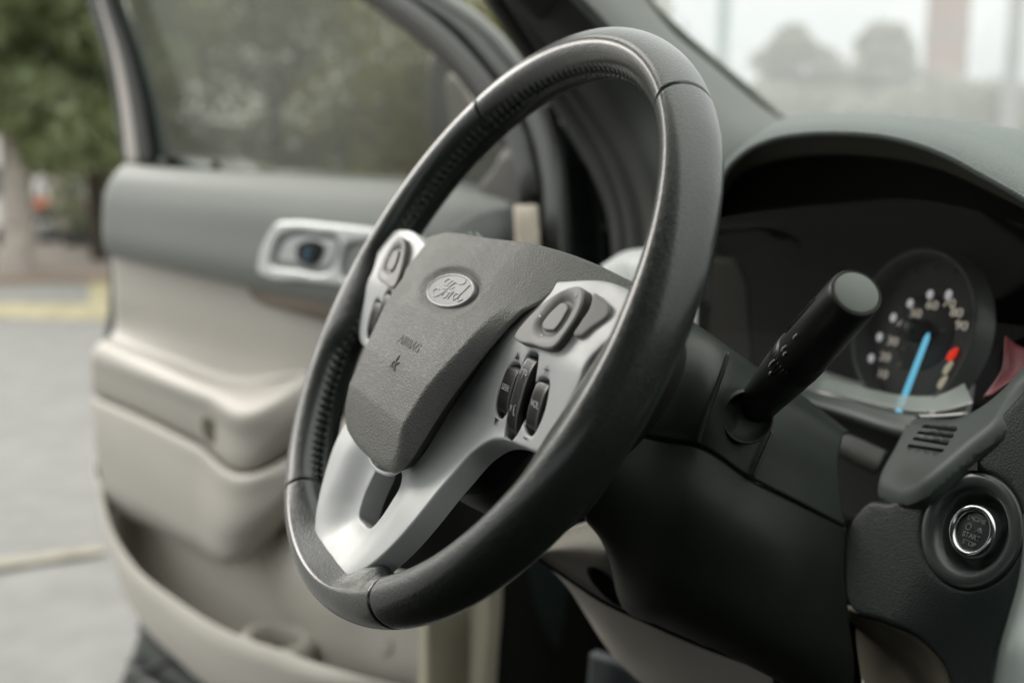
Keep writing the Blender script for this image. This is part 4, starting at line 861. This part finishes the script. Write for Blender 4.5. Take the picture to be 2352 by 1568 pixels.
st = lambda i: list(zip(X[i], ys))
strip('frame_outer_edge', st(0), st(1), -.03, -.005, M['rubber'])
strip('frame_pale_trim', st(1), st(2), -.03, .0, M['frame_light'])
strip('rear_window_frame', st(2), st(3), -.035, .004, M['rubber'])
strip('frame_channel', st(3), st(4), -.035, -.018, M['frame_grey'])
strip('glass_channel_seal', st(4), st(5), -.035, -.008, M['rubber_green'])
mb = MB(); mb.tube(dl([(388, 388, -.022), (495, 394, -.022), (700, 406, -.022), (940, 424, -.022), (1060, 436, -.022)]), .0045, 8, 30); mb.tube(dl([(490, 398, -.02), (494, 372, -.02), (500, 398, -.02)]), .006, 8, 12); mb.tube(dl([(374, 368, .0), (382, 400, .006)]), .008, 8, 6); mb.build('belt_seal', M['rubber'], door)
# sloping front frame: nested mouldings curving down to the hinge edge
PA = lambda o: None
line = {0: [(830, -4), (965, 98), (1040, 165), (1095, 235), (1140, 330), (1165, 470)],
        1: [(884, -4), (1000, 84), (1075, 165), (1126, 238), (1172, 330), (1192, 470)],
        2: [(930, -4), (1040, 84), (1112, 165), (1160, 226), (1206, 310), (1236, 440), (1240, 560)],
        3: [(952, -4), (1060, 72), (1134, 160), (1184, 222), (1222, 300), (1250, 420), (1256, 560)],
        4: [(1044, -4), (1112, 44), (1176, 110), (1222, 186), (1252, 260), (1284, 420), (1292, 560)]}
for i_ in line: line[i_] = [(150+i_*2, -215-i_*16), (400+i_*5, -188-i_*15), (640+i_*12, -112-i_*13)]+line[i_]
strip('front_window_frame', line[0], line[1], -.035, -.008, mat('brown_frame', (.05, .045, .038), .6), 40)
strip('frame_moulding', line[1], line[2], -.035, .006, M['frame_grey'], 40)
strip('frame_groove', line[2], line[3], -.035, -.020, M['rubber'], 40)
strip('outer_frame_moulding', line[3], line[4], -.035, .004, mat('frame_grey_pale', (.17, .178, .168), .45), 40)
strip('frame_seal', [(a+38, b) for a, b in line[3][:]], [(a+50, b) for a, b in line[3]], .0, .008, M['rubber'], 40)
# mirror beyond the glass
mp = [DF.hit(x, y, -.11) for x, y in [(975, 118), (1015, 100), (1060, 160), (1100, 230), (1150, 320), (1160, 420), (1050, 425), (990, 400), (978, 300), (976, 200)]]
sm = plate('side_mirror', Frame(DF(0, 0, -.11), DF.x, DF.y, DF.z), mp, mat('mirror_housing_green', (.010, .022, .016), .4), door, r=.015, depth=.08, res=.03)
mp = [DF.hit(x, y, -.09) for x, y in [(1020, 165), (1038, 172), (1080, 240), (1120, 320), (1108, 350), (1040, 330), (1024, 250)]]
plate('mirror_reflection_streak', Frame(DF(0, 0, -.09), DF.x, DF.y, DF.z), mp, mat('mirror_reflection', (.30, .28, .26), .5), sm, r=.01, depth=.02, res=.03)  # pale streak painted for a light reflection at the mirror
mp = [DF.hit(x, y, .005) for x, y in [(1085, 445), (1100, 415), (1130, 380), (1150, 335), (1175, 345), (1215, 440), (1220, 480), (1150, 482)]]
plate('mirror_sail', Frame(DF(0, 0, .005), DF.x, DF.y, DF.z), mp, mat('sail_taupe', (.115, .11, .10), .6), door, r=.01, depth=.03, res=.03)
c = [dl([(990, 560, .03), (1040, 520, .04), (1090, 492, .045), (1150, 478, .04), (1210, 478, .03)]), dl([(1000, 620, .05), (1060, 590, .055), (1110, 560, .055), (1160, 540, .05), (1220, 530, .03)]), dl([(1000, 700, .05), (1060, 690, .055), (1110, 680, .055), (1160, 660, .05), (1230, 640, .03)])]
loft('dark_trim_corner', c, mat('dark_corner', (.045, .052, .048), .6), door, nu=30, nv=20)

# ---------------------------------------------------------------- body round the opening
body_c = [crv([(1266, 226, 1.16), (1290, 300, 1.14), (1296, 420, 1.13), (1300, 560, 1.12), (1300, 760, 1.12)]),
          crv([(1300, 262, 1.19), (1345, 340, 1.18), (1370, 440, 1.17), (1385, 560, 1.16), (1390, 760, 1.15)]),
          crv([(1320, 262, 1.16), (1372, 345, 1.15), (1400, 440, 1.14), (1414, 560, 1.13), (1420, 760, 1.12)]),
          crv([(1345, 255, 1.10), (1400, 340, 1.09), (1432, 440, 1.08), (1448, 560, 1.07), (1455, 760, 1.06)])]
body = loft('car_body', body_c, M['paint'], car, nu=60, nv=36, thick=.004)
tag(body, 'dark painted hinge pillar, roof and floor of the car body')
for (x, y, d) in ((1336, 352, 1.172), (1338, 372, 1.17), (1332, 448, 1.165), (1342, 470, 1.165), (1395, 530, 1.14)):
    o = U(x, y, d); z_ = (CAM-o)/np.linalg.norm(CAM-o); x_ = np.cross([0, 0, 1], z_); x_ /= np.linalg.norm(x_)
    lathe('hinge_bolt', Frame(o, x_, np.cross(z_, x_), z_), [(0, .006), (.005, .006), (.006, .004), (.006, .0), (.009, -.001), (.009, -.006)], M['rubber'], body, 20)
def sealtube(name, L, r, m, parent=body): mb = MB(); mb.tube(crv(L), r, 12, 60); return mb.build(name, m, parent)
sealtube('door_opening_seal', [(1140, -30, 1.02), (1215, 90, 1.06), (1285, 200, 1.08), (1345, 300, 1.08), (1395, 390, 1.07), (1430, 480, 1.06), (1445, 600, 1.05), (1448, 760, 1.04)], .018, M['rubber'])
sealtube('inner_seal', [(1168, -30, 1.00), (1245, 90, 1.04), (1312, 200, 1.06), (1376, 300, 1.06), (1426, 400, 1.05), (1456, 500, 1.04), (1466, 620, 1.03), (1468, 760, 1.02)], .011, M['pillar_shaded'])
sealtube('hinge_edge', [(1262, 240, 1.10), (1284, 330, 1.11), (1296, 460, 1.10), (1300, 600, 1.09)], .007, M['rubber'])
# windscreen pillar: shaded inner face painted dark, skylit screen side painted pale
pil_in = loft('pillar_inner_trim', [crv([(1125, -40, .985), (1215, 60, 1.02), (1290, 170, 1.05), (1370, 280, 1.05), (1430, 390, 1.04), (1466, 520, 1.03), (1476, 700, 1.0)]),
      crv([(1190, -40, .95), (1290, 60, .99), (1365, 170, 1.01), (1440, 280, 1.02), (1490, 390, 1.01), (1520, 520, 1.0), (1530, 700, .98)]),
      crv([(1290, -40, .93), (1390, 60, .97), (1480, 160, 1.0), (1550, 270, 1.02), (1590, 390, 1.02), (1610, 520, 1.01), (1620, 700, .99)])], M['pillar_shaded'], body, nu=70, nv=30, thick=.006)
pil = loft('windscreen_pillar', [crv([(1286, -40, .93), (1386, 60, .97), (1476, 160, 1.0), (1546, 270, 1.02), (1590, 390, 1.02), (1612, 520, 1.01), (1625, 700, .99)]),
      crv([(1340, -40, .96), (1440, 60, 1.0), (1525, 150, 1.03), (1610, 250, 1.06), (1680, 350, 1.07), (1700, 480, 1.05), (1710, 700, 1.02)]),
      crv([(1400, -40, 1.02), (1500, 60, 1.07), (1590, 150, 1.12), (1685, 245, 1.16), (1780, 330, 1.18), (1820, 480, 1.16), (1830, 700, 1.1)]),
      crv([(1456, -40, 1.10), (1535, 62, 1.16), (1640, 152, 1.24), (1745, 240, 1.30), (1850, 320, 1.34), (1900, 480, 1.3), (1900, 700, 1.2)])], M['pillar'], body, nu=70, nv=36, thick=.006)
sealtube('windscreen_edge', [(1452, -50, 1.13), (1480, 0, 1.15), (1540, 64, 1.20), (1642, 150, 1.27), (1730, 222, 1.32), (1800, 280, 1.36), (1870, 330, 1.38)], .008, mat('olive_edge', (.05, .06, .035), .6))
# dash left end under the pillar, beige filler piece beside the hinge
bb = MB(); bF2 = Frame(U(1209, 520, 1.04), *[_r, _u, -_f])
k = 1.04/FPX
pts = np.array([(1179, 469), (1236, 469), (1243, 590), (1184, 590)], float); P2 = [((x-1209)*k, -(y-520)*k) for x, y in pts]
bev_ = plate('pillar_filler', bF2, [((x-1209)*k, -(y-520)*k) for x, y in [(1180, 474), (1184, 469), (1232, 469), (1236, 474), (1240, 530), (1246, 700), (1190, 700), (1183, 530)]], mat('cream_filler', (.68, .60, .50), .6), body, r=.003, depth=.03, res=.01, smooth_outline=False)
# kick panel and sill beneath
loft('kick_panel', [crv([(966, 1300, 1.16), (964, 1400, 1.15), (962, 1500, 1.15), (958, 1640, 1.14)]), crv([(985, 1300, 1.13), (985, 1400, 1.12), (984, 1500, 1.12), (982, 1640, 1.11)]), crv([(1060, 1300, 1.16), (1066, 1400, 1.15), (1068, 1500, 1.15), (1064, 1640, 1.14)]), crv([(1096, 1280, 1.14), (1094, 1400, 1.13), (1090, 1500, 1.12), (1084, 1640, 1.11)]), crv([(1125, 1260, 1.13), (1122, 1400, 1.12), (1116, 1500, 1.11), (1110, 1640, 1.10)]), crv([(1154, 1200, 1.16), (1152, 1400, 1.15), (1144, 1500, 1.14), (1136, 1640, 1.13)])], mat('kick_beige', (.27, .25, .185), .7), body, nu=40, nv=46, thick=.01)
loft('footwell', [crv([(1148, 900, 1.20), (1150, 1200, 1.18), (1146, 1400, 1.17), (1130, 1700, 1.15)]), crv([(1300, 900, 1.5), (1320, 1200, 1.5), (1340, 1450, 1.45), (1360, 1720, 1.4)]), crv([(1700, 900, 1.3), (1750, 1200, 1.3), (1800, 1450, 1.2), (1900, 1720, 1.1)])], M['carpet'], body, nu=30, nv=24, thick=.01)
def quad(name, pts, m, parent, t=.01): return mesh(name, pts, [(0, 1, 2, 3)], m, parent, smooth=False, face_cam=True, thick=t)
loft('accelerator_pedal', [crv([(1355, 1500, .98), (1410, 1520, .96), (1470, 1560, .95), (1500, 1600, .94)]), crv([(1350, 1560, .99), (1400, 1580, .97), (1460, 1620, .96), (1490, 1660, .95)]), crv([(1350, 1640, 1.0), (1400, 1650, .98), (1440, 1680, .97), (1480, 1720, .96)])], mat('pedal_rubber', (.035, .042, .045), .5), body, nu=14, nv=12, thick=.01)
# windscreen pane
ws = mesh('windscreen', [(-.40, -.04, .415), U(1480, 0, 1.17), U(1640, 150, 1.28), U(1890, 345, 1.40), (.4, 1.0, .10), (1.25, .78, .12), (1.28, -.04, .415), (.4, .0, .43)], [(0, 1, 2, 7), (2, 3, 4, 7), (4, 5, 6, 7)], M['screen'], car, smooth=False, face_cam=True)
sealtube_ = MB(); sealtube_.tube([U(1290, -20, .97), (-.41, .12, .375), (-.42, -.06, .41), (-.42, -.9, .43), (-.42, -1.9, .43)], .035, 14, 40); sealtube_.build('roof_rail', M['pillar_shaded'], body)
tag(ws, 'windscreen glass with a painted pale glare')
# roof, floor, rear and far side, unseen, the latter closed against light
head = mat('headlining', (.28, .27, .24), .85)
def boxm(name, p, q, m, parent=body): mb = MB(); mb.box(p, q); return bevel(mb.build(name, m, parent, smooth=False), .01)
boxm('roof', (-.42, -1.9, .42), (1.35, -.06, .50), head)
boxm('cabin_floor', (-.50, -1.9, -.86), (1.45, .95, -.78), M['carpet'])
boxm('passenger_side', (1.30, -1.9, -.86), (1.42, .9, .02), M['paint'])
boxm('passenger_rear_panel', (1.30, -1.9, .02), (1.42, -.5, .42), M['paint'])
ps = mesh('unseen_passenger_glass', [(1.36, -.5, .02), (1.36, .9, .02), (1.30, -.05, .42), (1.30, -.5, .42)], [(0, 1, 2, 3)], pane('light_block_glass', (.10, .11, .10), 1.0), body, smooth=False)  # unseen glass, darkened to keep side light out
boxm('passenger_pillar', (1.28, -.75, 0.02), (1.38, -.62, .42), M['paint'])
boxm('engine_bulkhead', (-.50, .95, -.86), (1.42, 1.02, -.05), M['black2'])
boxm('rear_bulkhead', (-.42, -1.98, -.86), (1.42, -1.9, .0), M['paint'])
# ================================================================ outside
def slab(name, pts, z, m, kind='structure', t=0):
    o = mesh(name, [(p[0], p[1], z) for p in pts], [tuple(range(len(pts)))], m, smooth=False)
    if o.data.polygons[0].normal.z < 0: o.data.flip_normals()
    if kind: o['kind'] = kind
    return o
asph = mat('asphalt', (.205, .203, .195), .9, grain=.3, gscale=60, gkind='noise', gdist=.012, var=.09, vscale=7)
slab('ground', [(-600, -600), (600, -600), (600, 600), (-600, 600)], GZ, asph)
yel = mat('yellow_line_paint', (.36, .32, .20), .8, var=.2, vscale=6)
kerbm = mat('kerb_concrete', (.30, .29, .275), .9, var=.08, vscale=3)
XK = -10.6
pave = mat('paving', (.22, .19, .165), .9, var=.12, vscale=.8)
mb = MB(); mb.box((-40, -60, GZ-.05), (-15.4, 80, GZ+.13)); o = mb.build('pavement', pave, smooth=False); o['kind'] = 'structure'
mb = MB(); mb.box((-15.4, -60, GZ-.05), (-15.15, 80, GZ+.135)); o = mb.build('kerb', mat('pinkish_kerb', (.30, .235, .185), .9), smooth=False); tag(o, 'long pinkish kerb stone line along the far pavement', 'kerb')
# painted lines
a, b = onG(0, 712)[0], onG(0, 712)[1]
YZ = [GZ+.004]
def yline(name, p, q, wd, lab):
    YZ[0] += .004
    p, q = np.array(p[:2]), np.array(q[:2]); d = (q-p)/np.linalg.norm(q-p); n = np.array([-d[1], d[0]])*wd/2
    o = slab(name, [p-n, q-n, q+n, p+n], YZ[0], yel, 'structure'); return o
g0, g1 = onG(-40, 711), onG(262, 718); dd = (g1-g0)/np.linalg.norm(g1-g0)
yline('road_marking', g0-dd*20, g1+dd*.3, 1.35, '')
yline('road_marking', onG(236, 585), onG(262, 728), .5, '')
yel = mat('faded_yellow_paint', (.27, .25, .20), .85, var=.2, vscale=9); yline('road_marking', onG(-60, 1312), onG(240, 1268), .09, '')
slab('gutter', [onG(-300, 652), onG(232, 652), onG(240, 690), onG(-300, 690)], GZ+.004, mat('gutter_grey', (.22, .22, .21), .9))

leafm = {}
def leafmat(name, c1, c2):
    m = mat(name, c1, .6, col2=c2, vscale=1.6, var=.1); n = m.node_tree; b = n.nodes['Principled BSDF']; t = n.nodes.new('ShaderNodeBsdfTranslucent'); x = n.nodes.new('ShaderNodeMixShader'); x.inputs[0].default_value = .5
    t.inputs[0].default_value = tuple(c2)+(1,); n.links.new(b.outputs[0], x.inputs[1]); n.links.new(t.outputs[0], x.inputs[2]); n.links.new(x.outputs[0], n.nodes['Material Output'].inputs[0])
    return m
LF1 = leafmat('leaf_green', (.22, .28, .12), (.50, .55, .35)); LF2 = leafmat('leaf_olive', (.13, .15, .08), (.27, .29, .19)); LF3 = leafmat('leaf_haze_paled', (.17, .18, .135), (.26, .27, .21))  # palest leaf colour has the windscreen haze painted in
bark_pale = mat('bark_pale', (.42, .38, .34), .9, grain=.5, gscale=30, gkind='noise', gdist=.02, var=.15, vscale=4); bark_dark = mat('bark_dark', (.075, .062, .048), .9, grain=.5, gscale=30, gkind='noise', gdist=.02, var=.2, vscale=4)
def tree(base, h, spread, trunk_r, clear, lf, bk, label, n=5200, leaf=.13, group='trees beside the car park', seed=0, lean=(0, 0)):
    rnd = np.random.default_rng(seed)
    base = np.array(base, float)
    root = empty('tree', tuple(base)); tag(root, label, 'tree', group)
    mb = MB(); top = base+np.array([lean[0], lean[1], clear+ (h-clear)*.45])
    mb.tube([base-np.array([0, 0, .1]), base*.5+top*.5+rnd.normal(0, .06, 3), top], [trunk_r*1.25, trunk_r, trunk_r*.5], 14, 20)
    cl = []
    for k in range(12):
        a = rnd.uniform(0, 6.28); rr = spread*rnd.uniform(.35, .85); q = base+np.array([math.cos(a)*rr, math.sin(a)*rr, clear+(h-clear)*rnd.uniform(.1, .85)])
        s0 = base+(top-base)*rnd.uniform(.55, 1); mb.tube([s0, (s0+q)/2+np.array([0, 0, .2]), q], [trunk_r*.4, trunk_r*.25, trunk_r*.08], 8, 10)
        cl.append((q, spread*rnd.uniform(.30, .5)))
    mb.build('trunk', bk, root)
    for k in range(26):
        a = rnd.uniform(0, 6.28); u = rnd.uniform(0, 1); zz = clear+(h-clear)*(rnd.uniform(0, 1)); pr_ = math.sin(math.pi*min(1, max(.08, (zz-clear)/(h-clear)))**.75)
        cl.append((base+np.array([lean[0]*.7+math.cos(a)*spread*pr_*u**.5, lean[1]*.7+math.sin(a)*spread*pr_*u**.5, zz]), spread*rnd.uniform(.18, .36)))
    for k in range(16):
        a = rnd.uniform(0, 6.28); cl.append((base+np.array([math.cos(a)*spread*rnd.uniform(.1, .45), math.sin(a)*spread*rnd.uniform(.1, .45), clear+rnd.uniform(.35, 2.4)]), spread*rnd.uniform(.16, .26)))
    V = []; Fc = []
    per = n//len(cl)
    for c_, r_ in cl:
        d = rnd.normal(0, 1, (per, 3)); d /= np.linalg.norm(d, axis=1)[:, None]; P = c_+d*(r_*rnd.uniform(.35, 1, (per, 1))**.5)*np.array([1, 1, .75])
        for p in P:
            u_ = rnd.normal(0, 1, 3); u_ /= np.linalg.norm(u_); v_ = np.cross(u_, rnd.normal(0, 1, 3)); v_ /= np.linalg.norm(v_)+1e-9; s_ = leaf*rnd.uniform(.6, 1.3)
            k = len(V); V += [p-u_*s_, p+v_*s_*.45, p+u_*s_, p-v_*s_*.45]; Fc.append((k, k+1, k+2, k+3))
    me = bpy.data.meshes.new('crown'); me.from_pydata([tuple(v) for v in V], [], Fc); link('crown', me, lf, root)
    return root
tree(far(34, 17), 7.5, 2.5, .21, 1.95, LF1, bark_pale, 'tree with thick pale trunk at the left edge, standing on the pavement', seed=1, n=24000, leaf=.17)
tree(far(222, 19), 8, 2.2, .13, 2.2, LF1, bark_dark, 'slim dark trunked tree just left of the door frame', seed=2, n=18000, leaf=.15)
tree(far(150, 27), 9, 2.6, .20, 2.9, LF2, bark_pale, 'pale slim trunked tree behind the parked vehicles', seed=3, n=6000)
tree(far(400, 23), 9, 4.0, .12, .5, LF2, bark_dark, 'leafy tree behind the left part of the tinted door glass', seed=4, n=8000)
tree(far(640, 25), 10, 4.2, .12, .5, LF2, bark_dark, 'leafy tree behind the middle of the tinted door glass', seed=5, n=8000)
tree(far(880, 23), 9.5, 4.0, .12, .5, LF2, bark_dark, 'leafy tree behind the right part of the tinted door glass', seed=6, n=8000)
tree(far(1120, 16), 8, 2.8, .22, .8, leafmat('leaf_yellow', (.14, .15, .045), (.30, .30, .12)), bark_dark, 'yellow green tree showing between door frame and windscreen pillar', seed=7, n=8000)
tree(far(1330, 17), 5, 2.4, .2, .8, LF2, bark_dark, 'low tree hidden mostly by the windscreen pillar', seed=8, n=5000)
tree(far(1800, 30), 5.6, 2.6, .2, .8, LF3, bark_dark, 'hazy rounded tree seen low through the windscreen, left one', seed=19, n=12000, leaf=.16)
tree(far(2010, 32), 6.0, 2.7, .2, .8, LF3, bark_dark, 'hazy rounded tree seen through the windscreen beside the brick tower', seed=20, n=14000, leaf=.16)
# hedge: clipped bushes in a row, one mass
rnd = np.random.default_rng(5); V = []; Fc = []
A_, B_ = far(1700, 26), far(2330, 22)
for k in range(13000):
    t = rnd.uniform(); p = A_*(1-t)+B_*t; hgt = 3.4+.45*math.sin(t*9)+.25*math.sin(t*23)-.9*max(0, t-.75)*4; p = p+np.array([rnd.normal(0, .7), rnd.normal(0, .7), hgt*rnd.uniform(0, 1)**.6])
    u_ = rnd.normal(0, 1, 3); u_ /= np.linalg.norm(u_); v_ = np.cross(u_, rnd.normal(0, 1, 3)); v_ /= np.linalg.norm(v_)+1e-9; s_ = .17
    q = len(V); V += [p-u_*s_, p+v_*s_*.5, p+u_*s_, p-v_*s_*.5]; Fc.append((q, q+1, q+2, q+3))
me = bpy.data.meshes.new('hedge'); me.from_pydata([tuple(v) for v in V], [], Fc); hg = link('hedge', me, LF3); tag(hg, 'low hazy green shrubbery seen through the windscreen', 'hedge', kind='stuff')
# brick tower, lamp posts beyond the windscreen
def towards(c):
    z = np.array([CAM[0]-c[0], CAM[1]-c[1], 0.]); z /= np.linalg.norm(z); return Frame(c, np.cross([0, 0, 1], z), (0, 0, 1), z)
c = far(2150, 34); F_ = towards(c); br = mat('pink_brick', (.34, .22, .195), .85, grain=.4, gscale=8, gkind='noise', gdist=.02, var=.1, vscale=1.5)
tw = empty('brick_tower', tuple(c)); tag(tw, 'tall pinkish brick tower beyond the windscreen', 'tower')
mb = MB(); mb.box((-.62, 0, -1.2), (.62, 16, 0), F_); bevel(mb.build('tower_shaft', br, tw, smooth=False), .04)
bm_ = mat('tower_band_grey', (.32, .28, .26), .8)
for k in range(8): mb = MB(); mb.box((-.66, .6+k*1.9, -1.24), (.66, .75+k*1.9, .04), F_); mb.build('tower_band', bm_, tw, smooth=False)
def lamp(c, h, r, m, label, arm=1.2):
    F_ = towards(c); o = empty('lamp_post', tuple(c)); tag(o, label, 'lamp post')
    mb = MB(); mb.tube([F_(0, 0, 0), F_(0, h*.5, 0), F_(0, h, 0)], [r*1.2, r, r*.8], 14, 8); mb.tube([F_(0, 0, 0), F_(0, .3, 0)], r*1.8, 14); mb.build('pole', m, o)
    mb = MB(); mb.tube([F_(0, h-.05, 0), F_(arm*.4, h+.35, 0), F_(arm, h+.45, 0)], [r*.7, r*.55, r*.45], 10, 12); mb.build('arm', m, o)
    mb = MB(); mb.tube([F_(arm*.95, h+.46, 0), F_(arm*1.3, h+.47, 0), F_(arm*1.6, h+.43, 0)], [.05, .13, .06], 12, 10, flat=.5); mb.build('lamp_head', mat('lamp_head_grey', (.4, .42, .42), .5), o)
lamp(far(1647, 24), 7.5, .15, mat('pale_teal_pole', (.36, .44, .43), .5), 'pale green lamp post beside the windscreen pillar')
lamp(far(2302, 15), 9, .10, mat('grey_pole', (.30, .31, .30), .5), 'grey metal post at the right edge of the windscreen view', arm=-1.2)
# white building low behind the trees
wb = mat('white_render', (.70, .69, .66), .8, var=.05, vscale=1)
c = far(90, 46); F_ = towards(c); bd_ = empty('white_building', tuple(c)); tag(bd_, 'long low pale building behind the trees on the left', 'building')
mb = MB(); mb.box((-9, 0, -6), (9, 4.2, 0), F_); mb.build('wall', wb, bd_, smooth=False)
mb = MB(); mb.box((-9.3, 4.2, -6.3), (9.3, 4.5, .4), F_); mb.build('roof', mat('roof_grey', (.30, .29, .28), .8), bd_, smooth=False)
for k in range(6):
    mb = MB(); x0 = -8+k*2.8; mb.box((x0, 1.1, .0), (x0+1.2, 2.5, .06), F_); w_ = mb.build('window', mat('window_frame_white', (.5, .5, .49), .5), bd_, smooth=False)
    mb = MB(); mb.box((x0+.1, 1.2, .04), (x0+1.1, 2.4, .075), F_); mb.build('pane', mat('window_dark', (.10, .12, .13), .15), w_, smooth=False)
# market stalls with orange valance
def stall(c, wd, colr, label, h=2.25):
    F_ = towards(c); o = empty('market_stall', tuple(c)); tag(o, label, 'stall')
    cl = mat('stall_canopy', (.78, .79, .80), .8)
    V = [F_(-wd, h-.5, .9), F_(wd, h-.5, .9), F_(wd, h-.5, -.9), F_(-wd, h-.5, -.9), F_(0, h+.25, 0)]
    mb = MB(); mb.add(V, [(0, 1, 4), (1, 2, 4), (2, 3, 4), (3, 0, 4), (3, 2, 1, 0)]); mb.build('canopy', cl, o, smooth=False)
    mb = MB(); mb.box((-wd, .62, .55), (wd, 1.20, .85), F_); bevel(mb.build('counter_cloth', mat('stall_cloth', colr, .8), o, smooth=False), .02)
    for sx in (-1, 1):
        for sz in (-1, 1): mb = MB(); mb.tube([F_(sx*wd*.95, 0, sz*.85), F_(sx*wd*.95, h-.5, sz*.85)], .03, 8); mb.build('pole', M['ink_dark'], o)
stall(far(104, 30), .62, (.75, .20, .07), 'white topped stall with orange cloth, nearer the thick pale trunk')
stall(far(140, 30.5), .55, (.78, .24, .07), 'white topped stall with orange cloth, right of the other orange one', h=2.0)
stall(far(186, 29), .75, (.60, .33, .31), 'stall with dull red cloth beside the slim dark tree', h=2.1)
# parked cars
def parked_car(c, colr, label, ang=0., sc=1.):
    z = np.array([math.cos(ang), math.sin(ang), 0]); F0 = towards(c)
    fx = F0.x*math.cos(ang)+F0.z*math.sin(ang); fz = np.cross(fx, [0, 0, 1])
    if fz@F0.z < 0: fz = -fz
    F_ = Frame(c, fx*sc, np.array([0, 0, 1.])*sc, fz*sc)
    o = empty('parked_car', tuple(c)); tag(o, label, 'car', 'vehicles parked beyond the road')
    pm = mat('car_paint', colr, .3, coat=.6)
    prof = [(-2.1, .35), (-2.15, .62), (-2.0, .82), (-1.25, .93), (-.65, 1.38), (.75, 1.42), (1.45, .98), (2.05, .90), (2.15, .62), (2.1, .32)]
    rows = []
    for zz, ins in ((-.82, .10), (-.78, .03), (-.5, 0), (0, 0), (.5, 0), (.78, .03), (.82, .10)):
        rows.append([F_(x*(1-ins*.3), .3+(y-.3)*(1-ins*(1.2 if y > .95 else .3)), zz*(1-.22*max(0, (y-.9)/.5))) for x, y in prof])
    loft('body', rows, pm, o, nu=50, nv=30, thick=0, face_cam=False)
    mb = MB()
    for s in (-1, 1):
        q = [(-1.05, .95), (-.58, 1.30), (.70, 1.33), (1.2, .97)]; mb.add([F_(x, y, s*(.80-.22*max(0, (y-.9)/.5)*.82)) for x, y in q]+[F_(x, y, s*(.76-.22*max(0, (y-.9)/.5)*.82)) for x, y in q], [(0, 1, 2, 3), (7, 6, 5, 4), (0, 4, 5, 1), (1, 5, 6, 2), (2, 6, 7, 3), (3, 7, 4, 0)])
    mb.build('side_window', mat('car_window', (.03, .035, .035), .1), o, smooth=False)
    for x in (-1.35, 1.35):
        for s in (-1, 1):
            W_ = Frame(F_(x, .32, s*.74), F_.x, F_.y, F_.z*s)
            wl = lathe('wheel', W_, [(0, -.1), (.31, -.1), (.33, -.06), (.33, .06), (.30, .09), (.2, .09)], M['rubber'], o, 32); lathe('rim', W_, [(0, .07), (.19, .075), (.205, .092)], M['ringg'] if s < 0 else mat('wheel_alloy', (.45, .46, .46), .4, metal=.5), wl, 24)
    for s in (-1, 1): mb = MB(); mb.box((2.06, .62, s*.55-.12), (2.16, .75, s*.55+.12), F_); mb.build('headlight', M['chrome'], o, smooth=False)
    return o
pc = far(196, 27.5); parked_car(pc, (.72, .73, .74), 'white car parked beside the slim dark tree', .15, .62)
parked_car(far(138, 29), (.66, .68, .70), 'pale silver car parked between the stalls and the pale trunk', .5, .62)
# motorbike
c = far(97, 24.5); F_ = towards(c); mo = empty('motorcycle', tuple(c)); tag(mo, 'black motorcycle parked right of the thick pale trunk', 'motorcycle', 'vehicles parked beyond the road')
mb = MB(); mb.tube([F_(-.5, .75, 0), F_(-.15, .82, 0), F_(.2, .86, 0), F_(.42, .80, 0)], [.08, .13, .15, .08], 12, 16); mb.build('tank', mat('bike_black', (.02, .022, .022), .3, coat=.5), mo)
mb = MB(); mb.tube([F_(.45, .78, 0), F_(.7, .8, 0), F_(.95, .92, 0)], [.10, .12, .07], 10, 12, flat=.5); mb.build('seat', M['rubber'], mo)
for x in (-.68, .68):
    W_ = Frame(F_(x, .33, 0), F_.x, F_.y, F_.z); wl = lathe('wheel', W_, [(.23, -.05), (.33, -.05), (.34, 0), (.33, .05), (.23, .05), (.23, -.05)], M['rubber'], mo, 32); lathe('rim', W_, [(0, .02), (.05, .03), (.06, .01), (.22, .01), (.235, .03)], M['frame_grey'], wl, 24)
mb = MB(); mb.tube([F_(-.68, .33, .06), F_(-.42, .95, .05)], .03, 8); mb.tube([F_(-.42, .95, -.3), F_(-.40, 1.02, 0), F_(-.42, .95, .3)], .02, 8, 10); mb.build('fork', M['frame_grey'], mo)
mb = MB(); mb.tube([F_(-.15, .35, 0), F_(.2, .42, 0), F_(.1, .65, 0)], [.15, .2, .12], 12, 10); mb.tube([F_(0, .3, .12), F_(.5, .3, .14), F_(.95, .45, .14)], .04, 8, 10); mb.build('engine', M['frame_grey'], mo)
